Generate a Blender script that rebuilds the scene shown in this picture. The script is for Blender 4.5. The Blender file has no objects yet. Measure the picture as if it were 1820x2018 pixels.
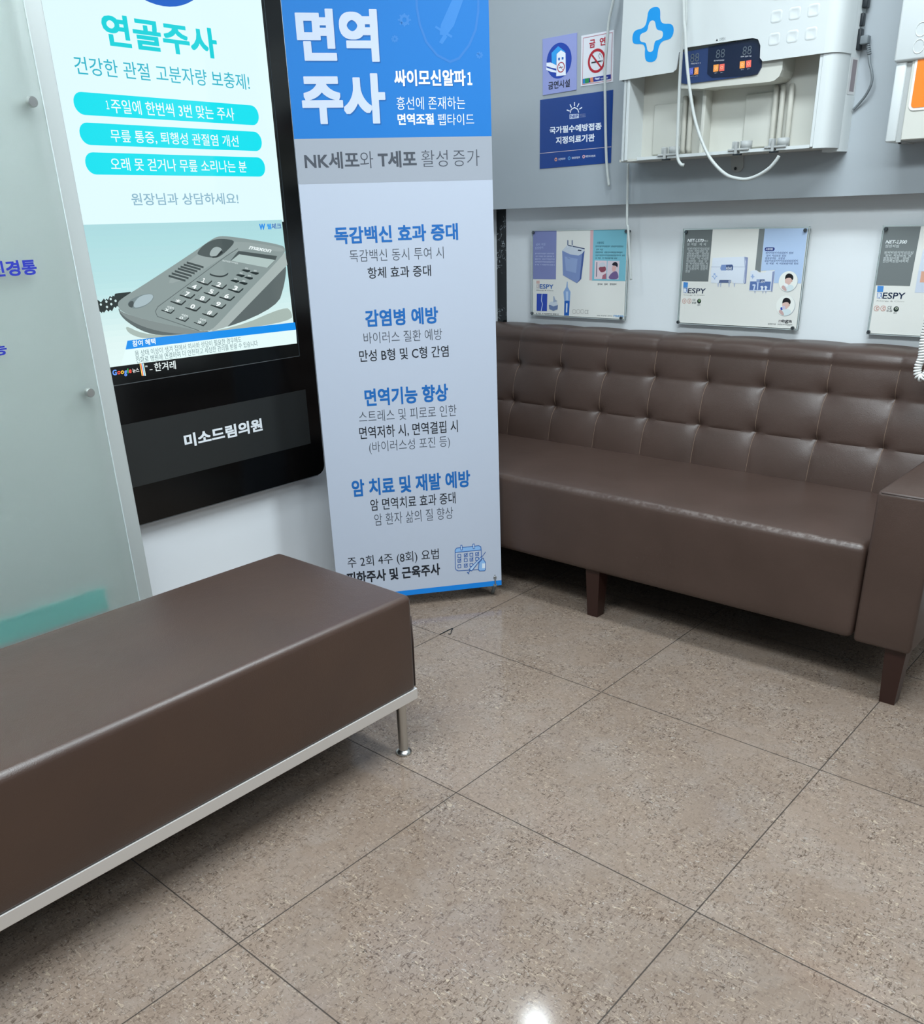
import bpy, bmesh, math, random
from mathutils import Vector, Matrix

S = bpy.context.scene
COL = S.collection

# ------------------------------------------------------------------ camera, world, lamps, exposure
W_PX, H_PX = 1820, 2018
CAM_R = ((0.751789, 0.658772, -0.028852), (0.251706, -0.327137, -0.910838), (-0.609473, 0.677496, -0.411755))
CAM_C = (1.14658, -1.23583, 1.19595)
FOCAL, CY = 1750.46, 1219.99
cd = bpy.data.cameras.new('camera')
cd.sensor_fit = 'HORIZONTAL'
cd.sensor_width = 36.0
cd.lens = FOCAL / W_PX * 36.0
cd.shift_y = (CY - H_PX / 2) / W_PX
cd.clip_start = 0.02
cam = bpy.data.objects.new('camera', cd)
COL.objects.link(cam)
rx, ry, rz = (Vector(r) for r in CAM_R)
cam.matrix_world = Matrix(((rx.x, -ry.x, -rz.x, CAM_C[0]), (rx.y, -ry.y, -rz.y, CAM_C[1]), (rx.z, -ry.z, -rz.z, CAM_C[2]), (0, 0, 0, 1)))
S.camera = cam

wd = bpy.data.worlds.new('world')
S.world = wd
wd.use_nodes = True
bg = wd.node_tree.nodes['Background']
bg.inputs[0].default_value = (0.74, 0.88, 1.0, 1)
bg.inputs[1].default_value = 0.25

def area(name, loc, sx, sy, watts, col=(0.84, 0.945, 1.0), rot=(0, 0, 0), shape='RECTANGLE'):
    l = bpy.data.lights.new(name, 'AREA')
    l.shape = shape
    l.size = sx
    if shape in ('RECTANGLE', 'ELLIPSE'):
        l.size_y = sy
    l.energy = watts
    l.color = col
    o = bpy.data.objects.new(name, l)
    o.location = loc
    o.rotation_euler = rot
    COL.objects.link(o)
    return o

area('unseen_ceiling_light', (0.55, 0.62, 2.47), 1.2, 0.28, 37)
area('unseen_ceiling_light', (0.55, -0.75, 2.47), 1.2, 0.5, 42)
area('unseen_ceiling_light', (2.3, -0.75, 2.47), 1.2, 0.5, 33)
area('unseen_ceiling_light', (-0.25, -1.1, 2.47), 0.28, 1.2, 23)  # extra unseen lamp, added to soften shadows and brighten the left side
area('ceiling_downlight', (-0.767, 1.346, 2.465), 0.12, 0.12, 4, shape='DISK')

S.view_settings.view_transform = 'Standard'
S.view_settings.look = 'None'
S.view_settings.gamma = 1.0
S.view_settings.use_curve_mapping = False
S.view_settings.exposure = 0.0
EXPO = 2.0 ** S.view_settings.exposure
try:
    S.cycles.use_denoising = True
    S.cycles.max_bounces = 10
    S.cycles.transparent_max_bounces = 12
except Exception:
    pass

# ------------------------------------------------------------------ helpers
def lin(h):
    if isinstance(h, str):
        h = h.lstrip('#')
        h = [int(h[i:i + 2], 16) for i in (0, 2, 4)]
    out = []
    for c in h:
        c = c / 255
        out.append(c / 12.92 if c <= 0.04045 else ((c + 0.055) / 1.055) ** 2.4)
    return (*out, 1)

MC = {}
def mat(name, h, rough=0.5, metal=0.0, spec=0.5, emit=0.0, bump=0.0, bscale=200.0, coat=0.0, trans=0.0, ior=1.45, alpha=1.0):
    h = h if isinstance(h, str) else tuple(h)
    key = (name, h, rough, metal, emit, trans)
    if key in MC:
        return MC[key]
    m = bpy.data.materials.new(name)
    m.use_nodes = True
    nt = m.node_tree
    b = nt.nodes['Principled BSDF']
    b.inputs['Base Color'].default_value = lin(h)
    b.inputs['Roughness'].default_value = rough
    b.inputs['Metallic'].default_value = metal
    b.inputs['Specular IOR Level'].default_value = spec
    b.inputs['IOR'].default_value = ior
    b.inputs['Coat Weight'].default_value = coat
    b.inputs['Transmission Weight'].default_value = trans
    b.inputs['Alpha'].default_value = alpha
    if emit:
        b.inputs['Base Color'].default_value = (0.004, 0.004, 0.004, 1)
        b.inputs['Emission Color'].default_value = lin(h)
        b.inputs['Emission Strength'].default_value = emit
    if bump:
        tc = nt.nodes.new('ShaderNodeTexCoord')
        nz = nt.nodes.new('ShaderNodeTexNoise')
        nz.inputs['Scale'].default_value = bscale
        nz.inputs['Detail'].default_value = 3
        bp = nt.nodes.new('ShaderNodeBump')
        bp.inputs['Strength'].default_value = bump
        bp.inputs['Distance'].default_value = 0.002
        nt.links.new(tc.outputs['Object'], nz.inputs['Vector'])
        nt.links.new(nz.outputs['Fac'], bp.inputs['Height'])
        nt.links.new(bp.outputs['Normal'], b.inputs['Normal'])
    MC[key] = m
    return m

class MB:
    def __init__(s):
        s.v, s.f, s.mi, s.mats, s.sm = [], [], [], [], []
    def m(s, mt):
        if mt not in s.mats:
            s.mats.append(mt)
        return s.mats.index(mt)
    def add(s, vs, fs, mt, smooth=False):
        o = len(s.v)
        s.v += [tuple(v) for v in vs]
        k = s.m(mt)
        for f in fs:
            s.f.append([i + o for i in f])
            s.mi.append(k)
            s.sm.append(smooth)
    def bm(s, b, mt, smooth=False):
        b.verts.index_update()
        s.add([v.co.copy() for v in b.verts], [[v.index for v in f.verts] for f in b.faces], mt, smooth)
        b.free()
    def box(s, lo, hi, mt, bev=0.0, seg=3, smooth=None):
        b = bmesh.new()
        bmesh.ops.create_cube(b, size=1)
        for v in b.verts:
            v.co = Vector([(lo[i] + hi[i]) / 2 + v.co[i] * (hi[i] - lo[i]) for i in range(3)])
        if bev:
            bmesh.ops.bevel(b, geom=b.edges[:] , offset=bev, segments=seg, profile=0.5, affect='EDGES')
        s.bm(b, mt, bool(bev) if smooth is None else smooth)
    def tube(s, pts, r, mt, n=10, cap=True, smooth=True, taper=None):
        pts = [Vector(p) for p in pts]
        vs, fs = [], []
        prev = None
        N = len(pts)
        for i, p in enumerate(pts):
            d = (pts[min(i + 1, N - 1)] - pts[max(i - 1, 0)]).normalized()
            if prev is None:
                a = Vector((0, 0, 1)) if abs(d.z) < 0.9 else Vector((1, 0, 0))
                x = d.cross(a).normalized()
            else:
                x = (prev - d * prev.dot(d)).normalized()
            prev = x
            y = d.cross(x)
            rr = r if taper is None else r * (1 + (taper - 1) * i / (N - 1))
            vs += [p + (x * math.cos(2 * math.pi * k / n) + y * math.sin(2 * math.pi * k / n)) * rr for k in range(n)]
        for i in range(N - 1):
            for k in range(n):
                fs.append([i * n + k, i * n + (k + 1) % n, (i + 1) * n + (k + 1) % n, (i + 1) * n + k])
        if cap:
            fs.append(list(range(n))[::-1])
            fs.append([(N - 1) * n + k for k in range(n)])
        s.add(vs, fs, mt, smooth)
    def lathe(s, prof, c, mt, axis='z', n=24, smooth=True):
        vs, fs = [], []
        for r, h in prof:
            for k in range(n):
                a = 2 * math.pi * k / n
                p = (r * math.cos(a), r * math.sin(a), h)
                if axis == 'x':
                    p = (h, r * math.cos(a), r * math.sin(a))
                elif axis == 'y':
                    p = (r * math.cos(a), h, r * math.sin(a))
                vs.append(Vector(c) + Vector(p))
        for i in range(len(prof) - 1):
            for k in range(n):
                fs.append([i * n + k, i * n + (k + 1) % n, (i + 1) * n + (k + 1) % n, (i + 1) * n + k])
        fs.append(list(range(n))[::-1])
        fs.append([(len(prof) - 1) * n + k for k in range(n)])
        s.add(vs, fs, mt, smooth)
    def prism(s, poly, f, d0, d1, mt, smooth=False):
        """poly: 2-D outline, f(u, v, d) -> point, extruded from d0 to d1"""
        n = len(poly)
        vs = [f(u, v, d0) for u, v in poly] + [f(u, v, d1) for u, v in poly]
        fs = [list(range(n)), list(range(2 * n - 1, n - 1, -1))]
        s.add(vs, fs, mt, False)
        s.add(vs, [[i, i + n, (i + 1) % n + n, (i + 1) % n] for i in range(n)], mt, smooth)
    def build(s, name, parent=None, auto=None):
        me = bpy.data.meshes.new(name)
        me.from_pydata(s.v, [], s.f)
        for mt in s.mats:
            me.materials.append(mt)
        me.polygons.foreach_set('material_index', s.mi)
        me.polygons.foreach_set('use_smooth', s.sm)
        me.update()
        b = bmesh.new()
        b.from_mesh(me)
        if auto != 'print':
            bmesh.ops.recalc_face_normals(b, faces=b.faces[:])
        if auto == 'sharp':
            for e in b.edges:
                if len(e.link_faces) == 2 and e.calc_face_angle(0) > 0.6:
                    e.smooth = False
        b.to_mesh(me)
        b.free()
        o = bpy.data.objects.new(name, me)
        COL.objects.link(o)
        if parent:
            link(o, parent)
        return o

def link(o, parent):
    o.parent = parent
    o.matrix_parent_inverse = parent.matrix_world.inverted()

def thing(name, label, cat, loc=(0, 0, 0), group=None):
    o = bpy.data.objects.new(name, None)
    o.empty_display_size = 0.05
    o.location = loc
    o.matrix_world = Matrix.Translation(loc)
    COL.objects.link(o)
    return tag(o, label, cat, group)

def tag(o, label, cat, group=None):
    o['label'] = label
    o['category'] = cat
    if group:
        o['group'] = group
    return o

def struct(o):
    o['kind'] = 'structure'
    return o

def rrect(x0, y0, x1, y1, r, n=6):
    r = min(r, (x1 - x0) / 2, (y1 - y0) / 2)
    if r <= 0:
        return [(x0, y0), (x1, y0), (x1, y1), (x0, y1)]
    out = []
    for cx, cy, a0 in ((x1 - r, y0 + r, -90), (x1 - r, y1 - r, 0), (x0 + r, y1 - r, 90), (x0 + r, y0 + r, 180)):
        for k in range(n + 1):
            a = math.radians(a0 + 90 * k / n)
            out.append((cx + r * math.cos(a), cy + r * math.sin(a)))
    return out

# ---- flat printing: lettering and shapes given in the plane of the sheet they are printed on (metres)
TC = {}
def text_shape(s, w):
    k = (s, w)
    if k not in TC:
        c = bpy.data.curves.new('lettering', 'FONT')
        c.body = s
        c.size = 1.0
        c.resolution_u = 6 if w >= 0.035 else 3
        c.offset = min(w, 0.0)
        o = bpy.data.objects.new('lettering', c)
        COL.objects.link(o)
        bpy.context.view_layer.update()
        me = bpy.data.meshes.new_from_object(o.evaluated_get(bpy.context.evaluated_depsgraph_get()))
        vs = [(v.co.x, v.co.y) for v in me.vertices]
        fs = [list(p.vertices) for p in me.polygons]
        bpy.data.objects.remove(o)
        bpy.data.curves.remove(c)
        bpy.data.meshes.remove(me)
        zo = [0.0] * len(vs)
        if w > 0:                              # heavier weight: the letters overlaid with themselves, slightly shifted
            n0, f0, v0 = len(vs), list(fs), list(vs)
            m_ = 4 if w >= 0.035 else 2
            ring = [(i, m_) for i in range(-m_, m_)] + [(m_, -i) for i in range(-m_, m_)] + [(-i, -m_) for i in range(-m_, m_)] + [(-m_, i) for i in range(-m_, m_)]
            for k, (a, b) in enumerate(ring):
                q = w / m_ * (0.93 if abs(a) == abs(b) else 1.0)
                vs += [(x + a * q, y + b * q) for x, y in v0]
                zo += [(k + 1) * 0.000096 / len(ring)] * n0
                fs += [[i + n0 * (k + 1) for i in f] for f in f0]
        xs = [v[0] for v in vs]
        ys = [v[1] for v in vs]
        x0, x1, y0, y1 = min(xs), max(xs), min(ys), max(ys)
        TC[k] = ([((x - x0) / (x1 - x0), (y - y0) / (y1 - y0), z) for (x, y), z in zip(vs, zo)], fs)
    return TC[k]

def polyline_quads(pts, wd):
    out = []
    for a, b in zip(pts[:-1], pts[1:]):
        dx, dy = b[0] - a[0], b[1] - a[1]
        L = math.hypot(dx, dy)
        if L < 1e-6:
            continue
        nx, ny = -dy / L * wd / 2, dx / L * wd / 2
        ex, ey = dx / L * wd * 0.25, dy / L * wd * 0.25
        out.append([(a[0] - ex - nx, a[1] - ey - ny), (b[0] + ex - nx, b[1] + ey - ny), (b[0] + ex + nx, b[1] + ey + ny), (a[0] - ex + nx, a[1] - ey + ny)])
    return out

def ccw(p):
    a = sum(p[i][0] * p[(i + 1) % len(p)][1] - p[(i + 1) % len(p)][0] * p[i][1] for i in range(len(p)))
    return p if a > 0 else p[::-1]

def printing(name, items, P, u, v, parent, style, step=0.0002, clip=None):
    P, u, v = Vector(P), Vector(u), Vector(v)
    n = u.cross(v)
    mb = MB()
    cnt = [0]
    def put(poly, layer, mt):
        cnt[0] += 1
        if clip:
            poly = [(min(max(a, clip[0]), clip[2]), min(max(b, clip[1]), clip[3])) for a, b in poly]
        mb.add([P + u * a + v * b + n * (layer * step + (cnt[0] % 9) * 0.000008) for a, b in ccw(poly)], [list(range(len(poly)))], mt)
    for it in items:
        k, layer = it[0], it[1]
        if k == 'A':
            _, _, s, BL, BR, TL, col, w = it
            vs, fs = text_shape(s, w)
            vs2 = [P + n * (layer * step + z) + u * (BL[0] + a * (BR[0] - BL[0]) + b * (TL[0] - BL[0])) + v * (BL[1] + a * (BR[1] - BL[1]) + b * (TL[1] - BL[1])) for a, b, z in vs]
            if clip:
                continue
            mb.add(vs2, fs, style(col))
        elif k == 'P':
            put([tuple(p) for p in it[2]], layer, style(it[3]))
        elif k == 'R':
            put(rrect(*it[2], it[4]), layer, style(it[3]))
        elif k == 'C':
            _, _, c, r, col, ring = it
            N = 40
            o = [(c[0] + r * math.cos(2 * math.pi * i / N), c[1] + r * math.sin(2 * math.pi * i / N)) for i in range(N)]
            if ring:
                i_ = [(c[0] + r * ring * math.cos(2 * math.pi * i / N), c[1] + r * ring * math.sin(2 * math.pi * i / N)) for i in range(N)]
                vs = [P + u * a + v * b + n * (layer * step) for a, b in o + i_]
                mb.add(vs, [[i, (i + 1) % N, N + (i + 1) % N, N + i] for i in range(N)], style(col))
            else:
                put(o, layer, style(col))
        elif k == 'L':
            for qd in polyline_quads(it[2], it[3]):
                put(qd, layer, style(it[4]))
        elif k == 'D':                      # print too small to read: rows of short strokes
            _, _, a, b, h, col, seed = it
            rnd = random.Random(seed)
            L = math.hypot(b[0] - a[0], b[1] - a[1])
            ux, uy = (b[0] - a[0]) / L, (b[1] - a[1]) / L
            x = 0.0
            while x < L - h * 0.4:
                if rnd.random() < 0.22:
                    x += h * 0.45
                    continue
                s_ = rnd.uniform(0.85, 1.0)
                bars = [(0.0, 0.12, 0.45, 0.26), (0.0, -0.14, 0.45, 0.0), (0.56, -0.42, 0.69, 0.46)]
                if rnd.random() < 0.7:
                    bars.append((0.02, -0.46, 0.50, -0.33))
                if rnd.random() < 0.6:
                    bars.append((0.14, -0.12, 0.27, 0.24))
                for b0, b1, b2, b3 in bars:
                    put([(a[0] + (x + g * h) * ux - e * h * s_ * uy, a[1] + (x + g * h) * uy + e * h * s_ * ux) for g, e in ((b0, b1), (b2, b1), (b2, b3), (b0, b3))], layer, style(col))
                x += h * 0.90
    return mb.build(name, parent, auto='print')

def ink(col):
    return mat('printed_ink', col, 0.55, spec=0.35)
def screen_ink(col):
    return mat('screen_pixel', col, 0.12, emit=SCREEN / EXPO)
SCREEN = 1.0

PRINT = {
 'screen_slide': [
  ["P",2,[[0.5019,1.9022],[0.501,1.9212],[0.4982,1.924],[0.4936,1.924],[0.4872,1.924],[0.4791,1.924],[0.4694,1.924],[0.4581,1.924],[0.4454,1.924],[0.4313,1.924],[0.4161,1.924],[0.3998,1.924],[0.3827,1.924],[0.3649,1.924],[0.3465,1.924],[0.3277,1.924],[0.3088,1.924],[0.2899,1.924],[0.2711,1.924],[0.2527,1.924],[0.2349,1.924],[0.2178,1.924],[0.2015,1.924],[0.1863,1.924],[0.1722,1.924],[0.1595,1.924],[0.1482,1.924],[0.1385,1.924],[0.1304,1.924],[0.124,1.924],[0.1194,1.924],[0.1166,1.9212],[0.1157,1.9022],[0.1166,1.8833],[0.1194,1.8646],[0.124,1.8462],[0.1304,1.8283],[0.1385,1.8112],[0.1482,1.7949],[0.1595,1.7797],[0.1722,1.7657],[0.1863,1.7529],[0.2015,1.7416],[0.2178,1.7319],[0.2349,1.7238],[0.2527,1.7174],[0.2711,1.7128],[0.2899,1.71],[0.3088,1.7091],[0.3277,1.71],[0.3465,1.7128],[0.3649,1.7174],[0.3827,1.7238],[0.3998,1.7319],[0.4161,1.7416],[0.4313,1.7529],[0.4454,1.7657],[0.4581,1.7797],[0.4694,1.7949],[0.4791,1.8112],[0.4872,1.8283],[0.4936,1.8462],[0.4982,1.8646],[0.501,1.8833]],"#1d62c8"],
  ["A",2,"연골주사",[0.1283,1.6063],[0.4594,1.6063],[0.1283,1.6758],"#12d3dc",0.03],
  ["A",2,"건강한 관절 고분자량 보충제!",[0.0382,1.5397],[0.553,1.5397],[0.0382,1.578],"#2fb6cc",0.004],
  ["R",2,[0.0192,1.4531,0.5731,1.5025],"#0fe2f0",0.0242],
  ["R",2,[0.0202,1.3876,0.574,1.4369],"#0fe2f0",0.0242],
  ["R",2,[0.0212,1.3215,0.5759,1.3716],"#0fe2f0",0.0245],
  ["A",3,"１",[0.1042,1.469],[0.1114,1.469],[0.1042,1.4879],"#f2ffff",0.006],
  ["A",3,"주일에 한번씩 3번 맞는 주사",[0.1172,1.4613],[0.4885,1.4613],[0.1172,1.4926],"#f2ffff",0.006],
  ["A",3,"무릎 통증, 퇴행성 관절염 개선",[0.1023,1.3952],[0.4922,1.3952],[0.1023,1.4249],"#f2ffff",0.006],
  ["A",3,"오래 못 걷거나 무릎 소리나는 분",[0.0889,1.3313],[0.5096,1.3313],[0.0889,1.361],"#f2ffff",0.006],
  ["A",3,"원장님과 상담하세요!",[0.1308,1.2495],[0.4682,1.2495],[0.1308,1.279],"#8fb8cc",0.012],
 ],
 'screen_photo': [
  ["P",2,[[-0.0186,1.207],[0.6175,1.2052],[0.6177,1.191],[-0.0185,1.1932]],[173,219,224]],
  ["P",2,[[-0.0185,1.1932],[0.6177,1.191],[0.6179,1.1767],[-0.0184,1.1793]],[174,220,225]],
  ["P",2,[[-0.0184,1.1793],[0.6179,1.1767],[0.6182,1.1624],[-0.0183,1.1653]],[175,221,225]],
  ["P",2,[[-0.0183,1.1653],[0.6182,1.1624],[0.6184,1.148],[-0.0181,1.1513]],[176,222,226]],
  ["P",2,[[-0.0181,1.1513],[0.6184,1.148],[0.6186,1.1336],[-0.018,1.1372]],[178,222,226]],
  ["P",2,[[-0.018,1.1372],[0.6186,1.1336],[0.6189,1.1191],[-0.0179,1.123]],[179,223,227]],
  ["P",2,[[-0.0179,1.123],[0.6189,1.1191],[0.6191,1.1045],[-0.0178,1.1088]],[180,224,227]],
  ["P",2,[[-0.0178,1.1088],[0.6191,1.1045],[0.6194,1.0898],[-0.0176,1.0945]],[181,224,228]],
  ["P",2,[[-0.0176,1.0945],[0.6194,1.0898],[0.6196,1.0751],[-0.0175,1.0801]],[183,225,228]],
  ["P",2,[[-0.0175,1.0801],[0.6196,1.0751],[0.6198,1.0603],[-0.0174,1.0656]],[184,226,229]],
  ["P",2,[[-0.0174,1.0656],[0.6198,1.0603],[0.6201,1.0455],[-0.0173,1.0511]],[187,228,230]],
  ["P",2,[[-0.0173,1.0511],[0.6201,1.0455],[0.6203,1.0306],[-0.0171,1.0365]],[191,230,232]],
  ["P",2,[[-0.0171,1.0365],[0.6203,1.0306],[0.6206,1.0156],[-0.017,1.0218]],[195,231,233]],
  ["P",2,[[-0.017,1.0218],[0.6206,1.0156],[0.6208,1.0006],[-0.0169,1.007]],[199,233,234]],
  ["P",2,[[-0.0169,1.007],[0.6208,1.0006],[0.6211,0.9854],[-0.0167,0.9921]],[203,235,235]],
  ["P",2,[[-0.0167,0.9921],[0.6211,0.9854],[0.6213,0.9702],[-0.0166,0.9772]],[207,237,237]],
  ["P",2,[[-0.0166,0.9772],[0.6213,0.9702],[0.6216,0.955],[-0.0165,0.9622]],[211,239,239]],
  ["P",2,[[-0.0165,0.9622],[0.6216,0.955],[0.6218,0.9396],[-0.0163,0.9471]],[215,241,240]],
  ["P",2,[[-0.0163,0.9471],[0.6218,0.9396],[0.6221,0.9242],[-0.0162,0.9319]],[219,244,242]],
  ["P",2,[[-0.0162,0.9319],[0.6221,0.9242],[0.6223,0.9088],[-0.0161,0.9166]],[222,245,243]],
  ["P",2,[[-0.0161,0.9166],[0.6223,0.9088],[0.6226,0.8932],[-0.0159,0.9013]],[224,246,244]],
  ["P",2,[[-0.0159,0.9013],[0.6226,0.8932],[0.6228,0.8776],[-0.0158,0.8859]],[225,247,245]],
  ["P",2,[[-0.0158,0.8859],[0.6228,0.8776],[0.6231,0.8619],[-0.0156,0.8704]],[226,248,246]],
  ["P",2,[[-0.0156,0.8704],[0.6231,0.8619],[0.6234,0.8461],[-0.0155,0.8548]],[227,249,247]],
  ["P",6,[[0.0664,0.9478],[0.0788,0.9406],[0.0935,0.9342],[0.1107,0.9288],[0.1305,0.9243],[0.1528,0.9207],[0.1822,0.9179],[0.219,0.9158],[0.2637,0.9146],[0.3167,0.9143],[0.369,0.9167],[0.4203,0.9221],[0.4706,0.9305],[0.5195,0.942],[0.5584,0.9498],[0.5866,0.9536],[0.6039,0.9535],[0.61,0.9494],[0.6145,0.9444],[0.6174,0.9387],[0.6187,0.9321],[0.6183,0.9248],[0.6021,0.919],[0.5703,0.9147],[0.5238,0.9119],[0.4636,0.9107],[0.4018,0.91],[0.3388,0.9097],[0.2747,0.9099],[0.2098,0.9104],[0.1587,0.9122],[0.1204,0.9151],[0.0941,0.9192],[0.0793,0.9244],[0.0677,0.93],[0.0592,0.9359],[0.0539,0.9421],[0.0516,0.9487],[0.0529,0.9519],[0.0578,0.9516]],"#a9bab3"],
  ["L",6,[[-0.0176,1.0157],[-0.0059,1.0056],[0.0069,1.0168],[0.0153,1.0068],[0.0274,1.0228],[0.0362,1.0144],[0.0443,1.0276],[0.0785,1.0287]],0.022,"#26302f"],
  ["C",7,[-0.0074,1.0149],0.003,"#cfe6e6",0],
  ["C",7,[0.0094,1.0205],0.0031,"#cfe6e6",0],
  ["C",7,[0.0228,1.0262],0.0031,"#cfe6e6",0],
  ["C",7,[0.0084,1.0074],0.0031,"#cfe6e6",0],
  ["C",7,[0.0219,1.0134],0.0031,"#cfe6e6",0],
  ["C",7,[0.0357,1.0206],0.0032,"#cfe6e6",0],
  ["P",7,[[0.0413,0.9992],[0.0435,0.9943],[0.0499,0.989],[0.0607,0.9831],[0.0758,0.9767],[0.0956,0.9697],[0.1195,0.9619],[0.1477,0.9532],[0.1804,0.9436],[0.2179,0.933],[0.2499,0.9249],[0.2761,0.9195],[0.2961,0.9168],[0.3098,0.9169],[0.3363,0.9268],[0.3761,0.9466],[0.4296,0.9766],[0.4975,1.0174],[0.5504,1.0483],[0.5875,1.0688],[0.6082,1.0786],[0.6122,1.0775],[0.6141,1.0732],[0.614,1.0658],[0.6117,1.0551],[0.6074,1.0412],[0.602,1.0271],[0.5956,1.0129],[0.588,0.9985],[0.5794,0.9839],[0.5601,0.9699],[0.5302,0.9566],[0.4903,0.944],[0.4409,0.9322],[0.3924,0.9235],[0.3449,0.9178],[0.2985,0.9151],[0.253,0.9151],[0.2146,0.916],[0.1827,0.9177],[0.1571,0.9202],[0.1375,0.9235],[0.1188,0.929],[0.101,0.9365],[0.084,0.9461],[0.0679,0.9576],[0.0556,0.9682],[0.047,0.9779],[0.0419,0.9867],[0.0404,0.9946],[0.0398,0.9993],[0.0401,1.0009]],"#5d6868"],
  ["P",8,[[0.6165,1.1144],[0.6211,1.0792],[0.3741,0.9214],[0.3236,0.9144],[0.3094,0.9176],[0.3274,0.9243]],"#a9b6b4"],
  ["P",8,[[0.0424,0.9991],[0.0443,0.9952],[0.0508,0.9906],[0.0618,0.9851],[0.0776,0.9787],[0.0983,0.9714],[0.1231,0.9633],[0.1522,0.9543],[0.1859,0.9444],[0.2245,0.9336],[0.2558,0.9251],[0.2794,0.9192],[0.295,0.916],[0.3022,0.9155],[0.3065,0.9148],[0.3079,0.9138],[0.3064,0.9125],[0.3019,0.911],[0.2917,0.9106],[0.2757,0.9113],[0.2542,0.9131],[0.2273,0.9159],[0.2018,0.9197],[0.1776,0.9246],[0.1546,0.9303],[0.1329,0.9371],[0.1133,0.9443],[0.0956,0.9521],[0.0799,0.9604],[0.0662,0.9693],[0.0555,0.9773],[0.048,0.9845],[0.0434,0.9908],[0.0419,0.9964],[0.0412,0.9997],[0.0414,1.0005]],"#828e8d"],
  ["P",9,[[0.0423,1.016],[0.0456,1.0192],[0.0525,1.0234],[0.063,1.0286],[0.077,1.0348],[0.0948,1.042],[0.1147,1.0504],[0.1369,1.0598],[0.1613,1.0704],[0.1881,1.0821],[0.2131,1.0931],[0.2363,1.1033],[0.2575,1.1127],[0.2768,1.1214],[0.2946,1.1294],[0.311,1.1369],[0.3258,1.1438],[0.3391,1.1501],[0.3504,1.1553],[0.3598,1.1594],[0.3673,1.1623],[0.3727,1.1641],[0.3786,1.1655],[0.385,1.1665],[0.3919,1.167],[0.3992,1.1671],[0.4109,1.1663],[0.427,1.1645],[0.4477,1.1619],[0.4731,1.1582],[0.4983,1.1543],[0.5233,1.1503],[0.548,1.146],[0.5725,1.1416],[0.5916,1.1375],[0.6053,1.134],[0.6132,1.131],[0.6155,1.1285],[0.6168,1.1256],[0.6173,1.1224],[0.6168,1.1189],[0.6154,1.1151],[0.6029,1.1048],[0.5793,1.0882],[0.5449,1.0653],[0.5001,1.0365],[0.4605,1.0107],[0.4258,0.988],[0.3961,0.968],[0.3711,0.9509],[0.351,0.9376],[0.3358,0.928],[0.3254,0.9221],[0.3198,0.92],[0.3133,0.9184],[0.3061,0.9176],[0.2981,0.9174],[0.2893,0.9179],[0.2729,0.9211],[0.2491,0.9269],[0.2183,0.9352],[0.1808,0.9459],[0.1482,0.9556],[0.12,0.9644],[0.0961,0.9722],[0.0763,0.9792],[0.0611,0.9857],[0.0501,0.9919],[0.0435,0.9976],[0.041,1.0031],[0.04,1.0079],[0.0404,1.0122]],"#8b9a99"],
  ["P",10,[[0.2238,1.0752],[0.2558,1.0949],[0.2863,1.1118],[0.3153,1.1259],[0.3429,1.1371],[0.369,1.1453],[0.4006,1.1499],[0.4378,1.1508],[0.4813,1.1479],[0.5314,1.141],[0.5701,1.1347],[0.5965,1.1292],[0.6102,1.1244],[0.6108,1.1205],[0.607,1.1182],[0.5986,1.1174],[0.5859,1.1183],[0.5689,1.1208],[0.5491,1.1229],[0.5267,1.1247],[0.5017,1.1262],[0.4743,1.1273],[0.4438,1.124],[0.4104,1.1164],[0.3741,1.1046],[0.3351,1.0886],[0.2997,1.0756],[0.2678,1.0653],[0.2392,1.0579],[0.2139,1.0531],[0.203,1.0544],[0.2063,1.0618]],"#96a4a3"],
  ["L",11,[[0.2765,0.9199],[0.1508,0.9706],[0.1468,0.9839],[0.1575,0.9958],[0.2754,1.0523],[0.4015,1.114],[0.445,1.1319]],0.002,"#5f6b6b"],
  ["P",11,[[0.3139,1.1337],[0.3186,1.1375],[0.3237,1.141],[0.3291,1.1443],[0.3348,1.1474],[0.3409,1.1502],[0.3473,1.1528],[0.3541,1.155],[0.3612,1.1571],[0.3687,1.1588],[0.3773,1.1599],[0.387,1.1602],[0.3977,1.1599],[0.4097,1.1588],[0.4193,1.1575],[0.4266,1.156],[0.4315,1.1542],[0.4341,1.1523],[0.4341,1.1495],[0.4317,1.1459],[0.4267,1.1415],[0.4193,1.1363],[0.4116,1.1313],[0.4039,1.1265],[0.3959,1.122],[0.3878,1.1177],[0.3802,1.1145],[0.3731,1.1123],[0.3664,1.1113],[0.3602,1.1114],[0.3528,1.112],[0.3442,1.1132],[0.3345,1.115],[0.3237,1.1174],[0.3156,1.1196],[0.3102,1.1217],[0.3074,1.1236],[0.3072,1.1253],[0.3082,1.1276],[0.3105,1.1304]],"#4c5757"],
  ["P",12,[[0.3591,1.1358],[0.3637,1.1381],[0.3682,1.1394],[0.3728,1.1398],[0.3774,1.1393],[0.3821,1.1379],[0.3857,1.1362],[0.3882,1.134],[0.3896,1.1315],[0.39,1.1286],[0.3888,1.1259],[0.3862,1.1233],[0.3821,1.1208],[0.3764,1.1184],[0.3707,1.1167],[0.3648,1.1157],[0.3588,1.1153],[0.3526,1.1156],[0.3486,1.1168],[0.3466,1.119],[0.3468,1.1222],[0.349,1.1263],[0.3518,1.1299],[0.3552,1.1331]],"#a3b2b2"],
  ["P",12,[[0.3883,1.1309],[0.3913,1.1236],[0.3695,1.1115],[0.355,1.1113],[0.3536,1.1155],[0.3681,1.1155]],"#20292a"],
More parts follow.
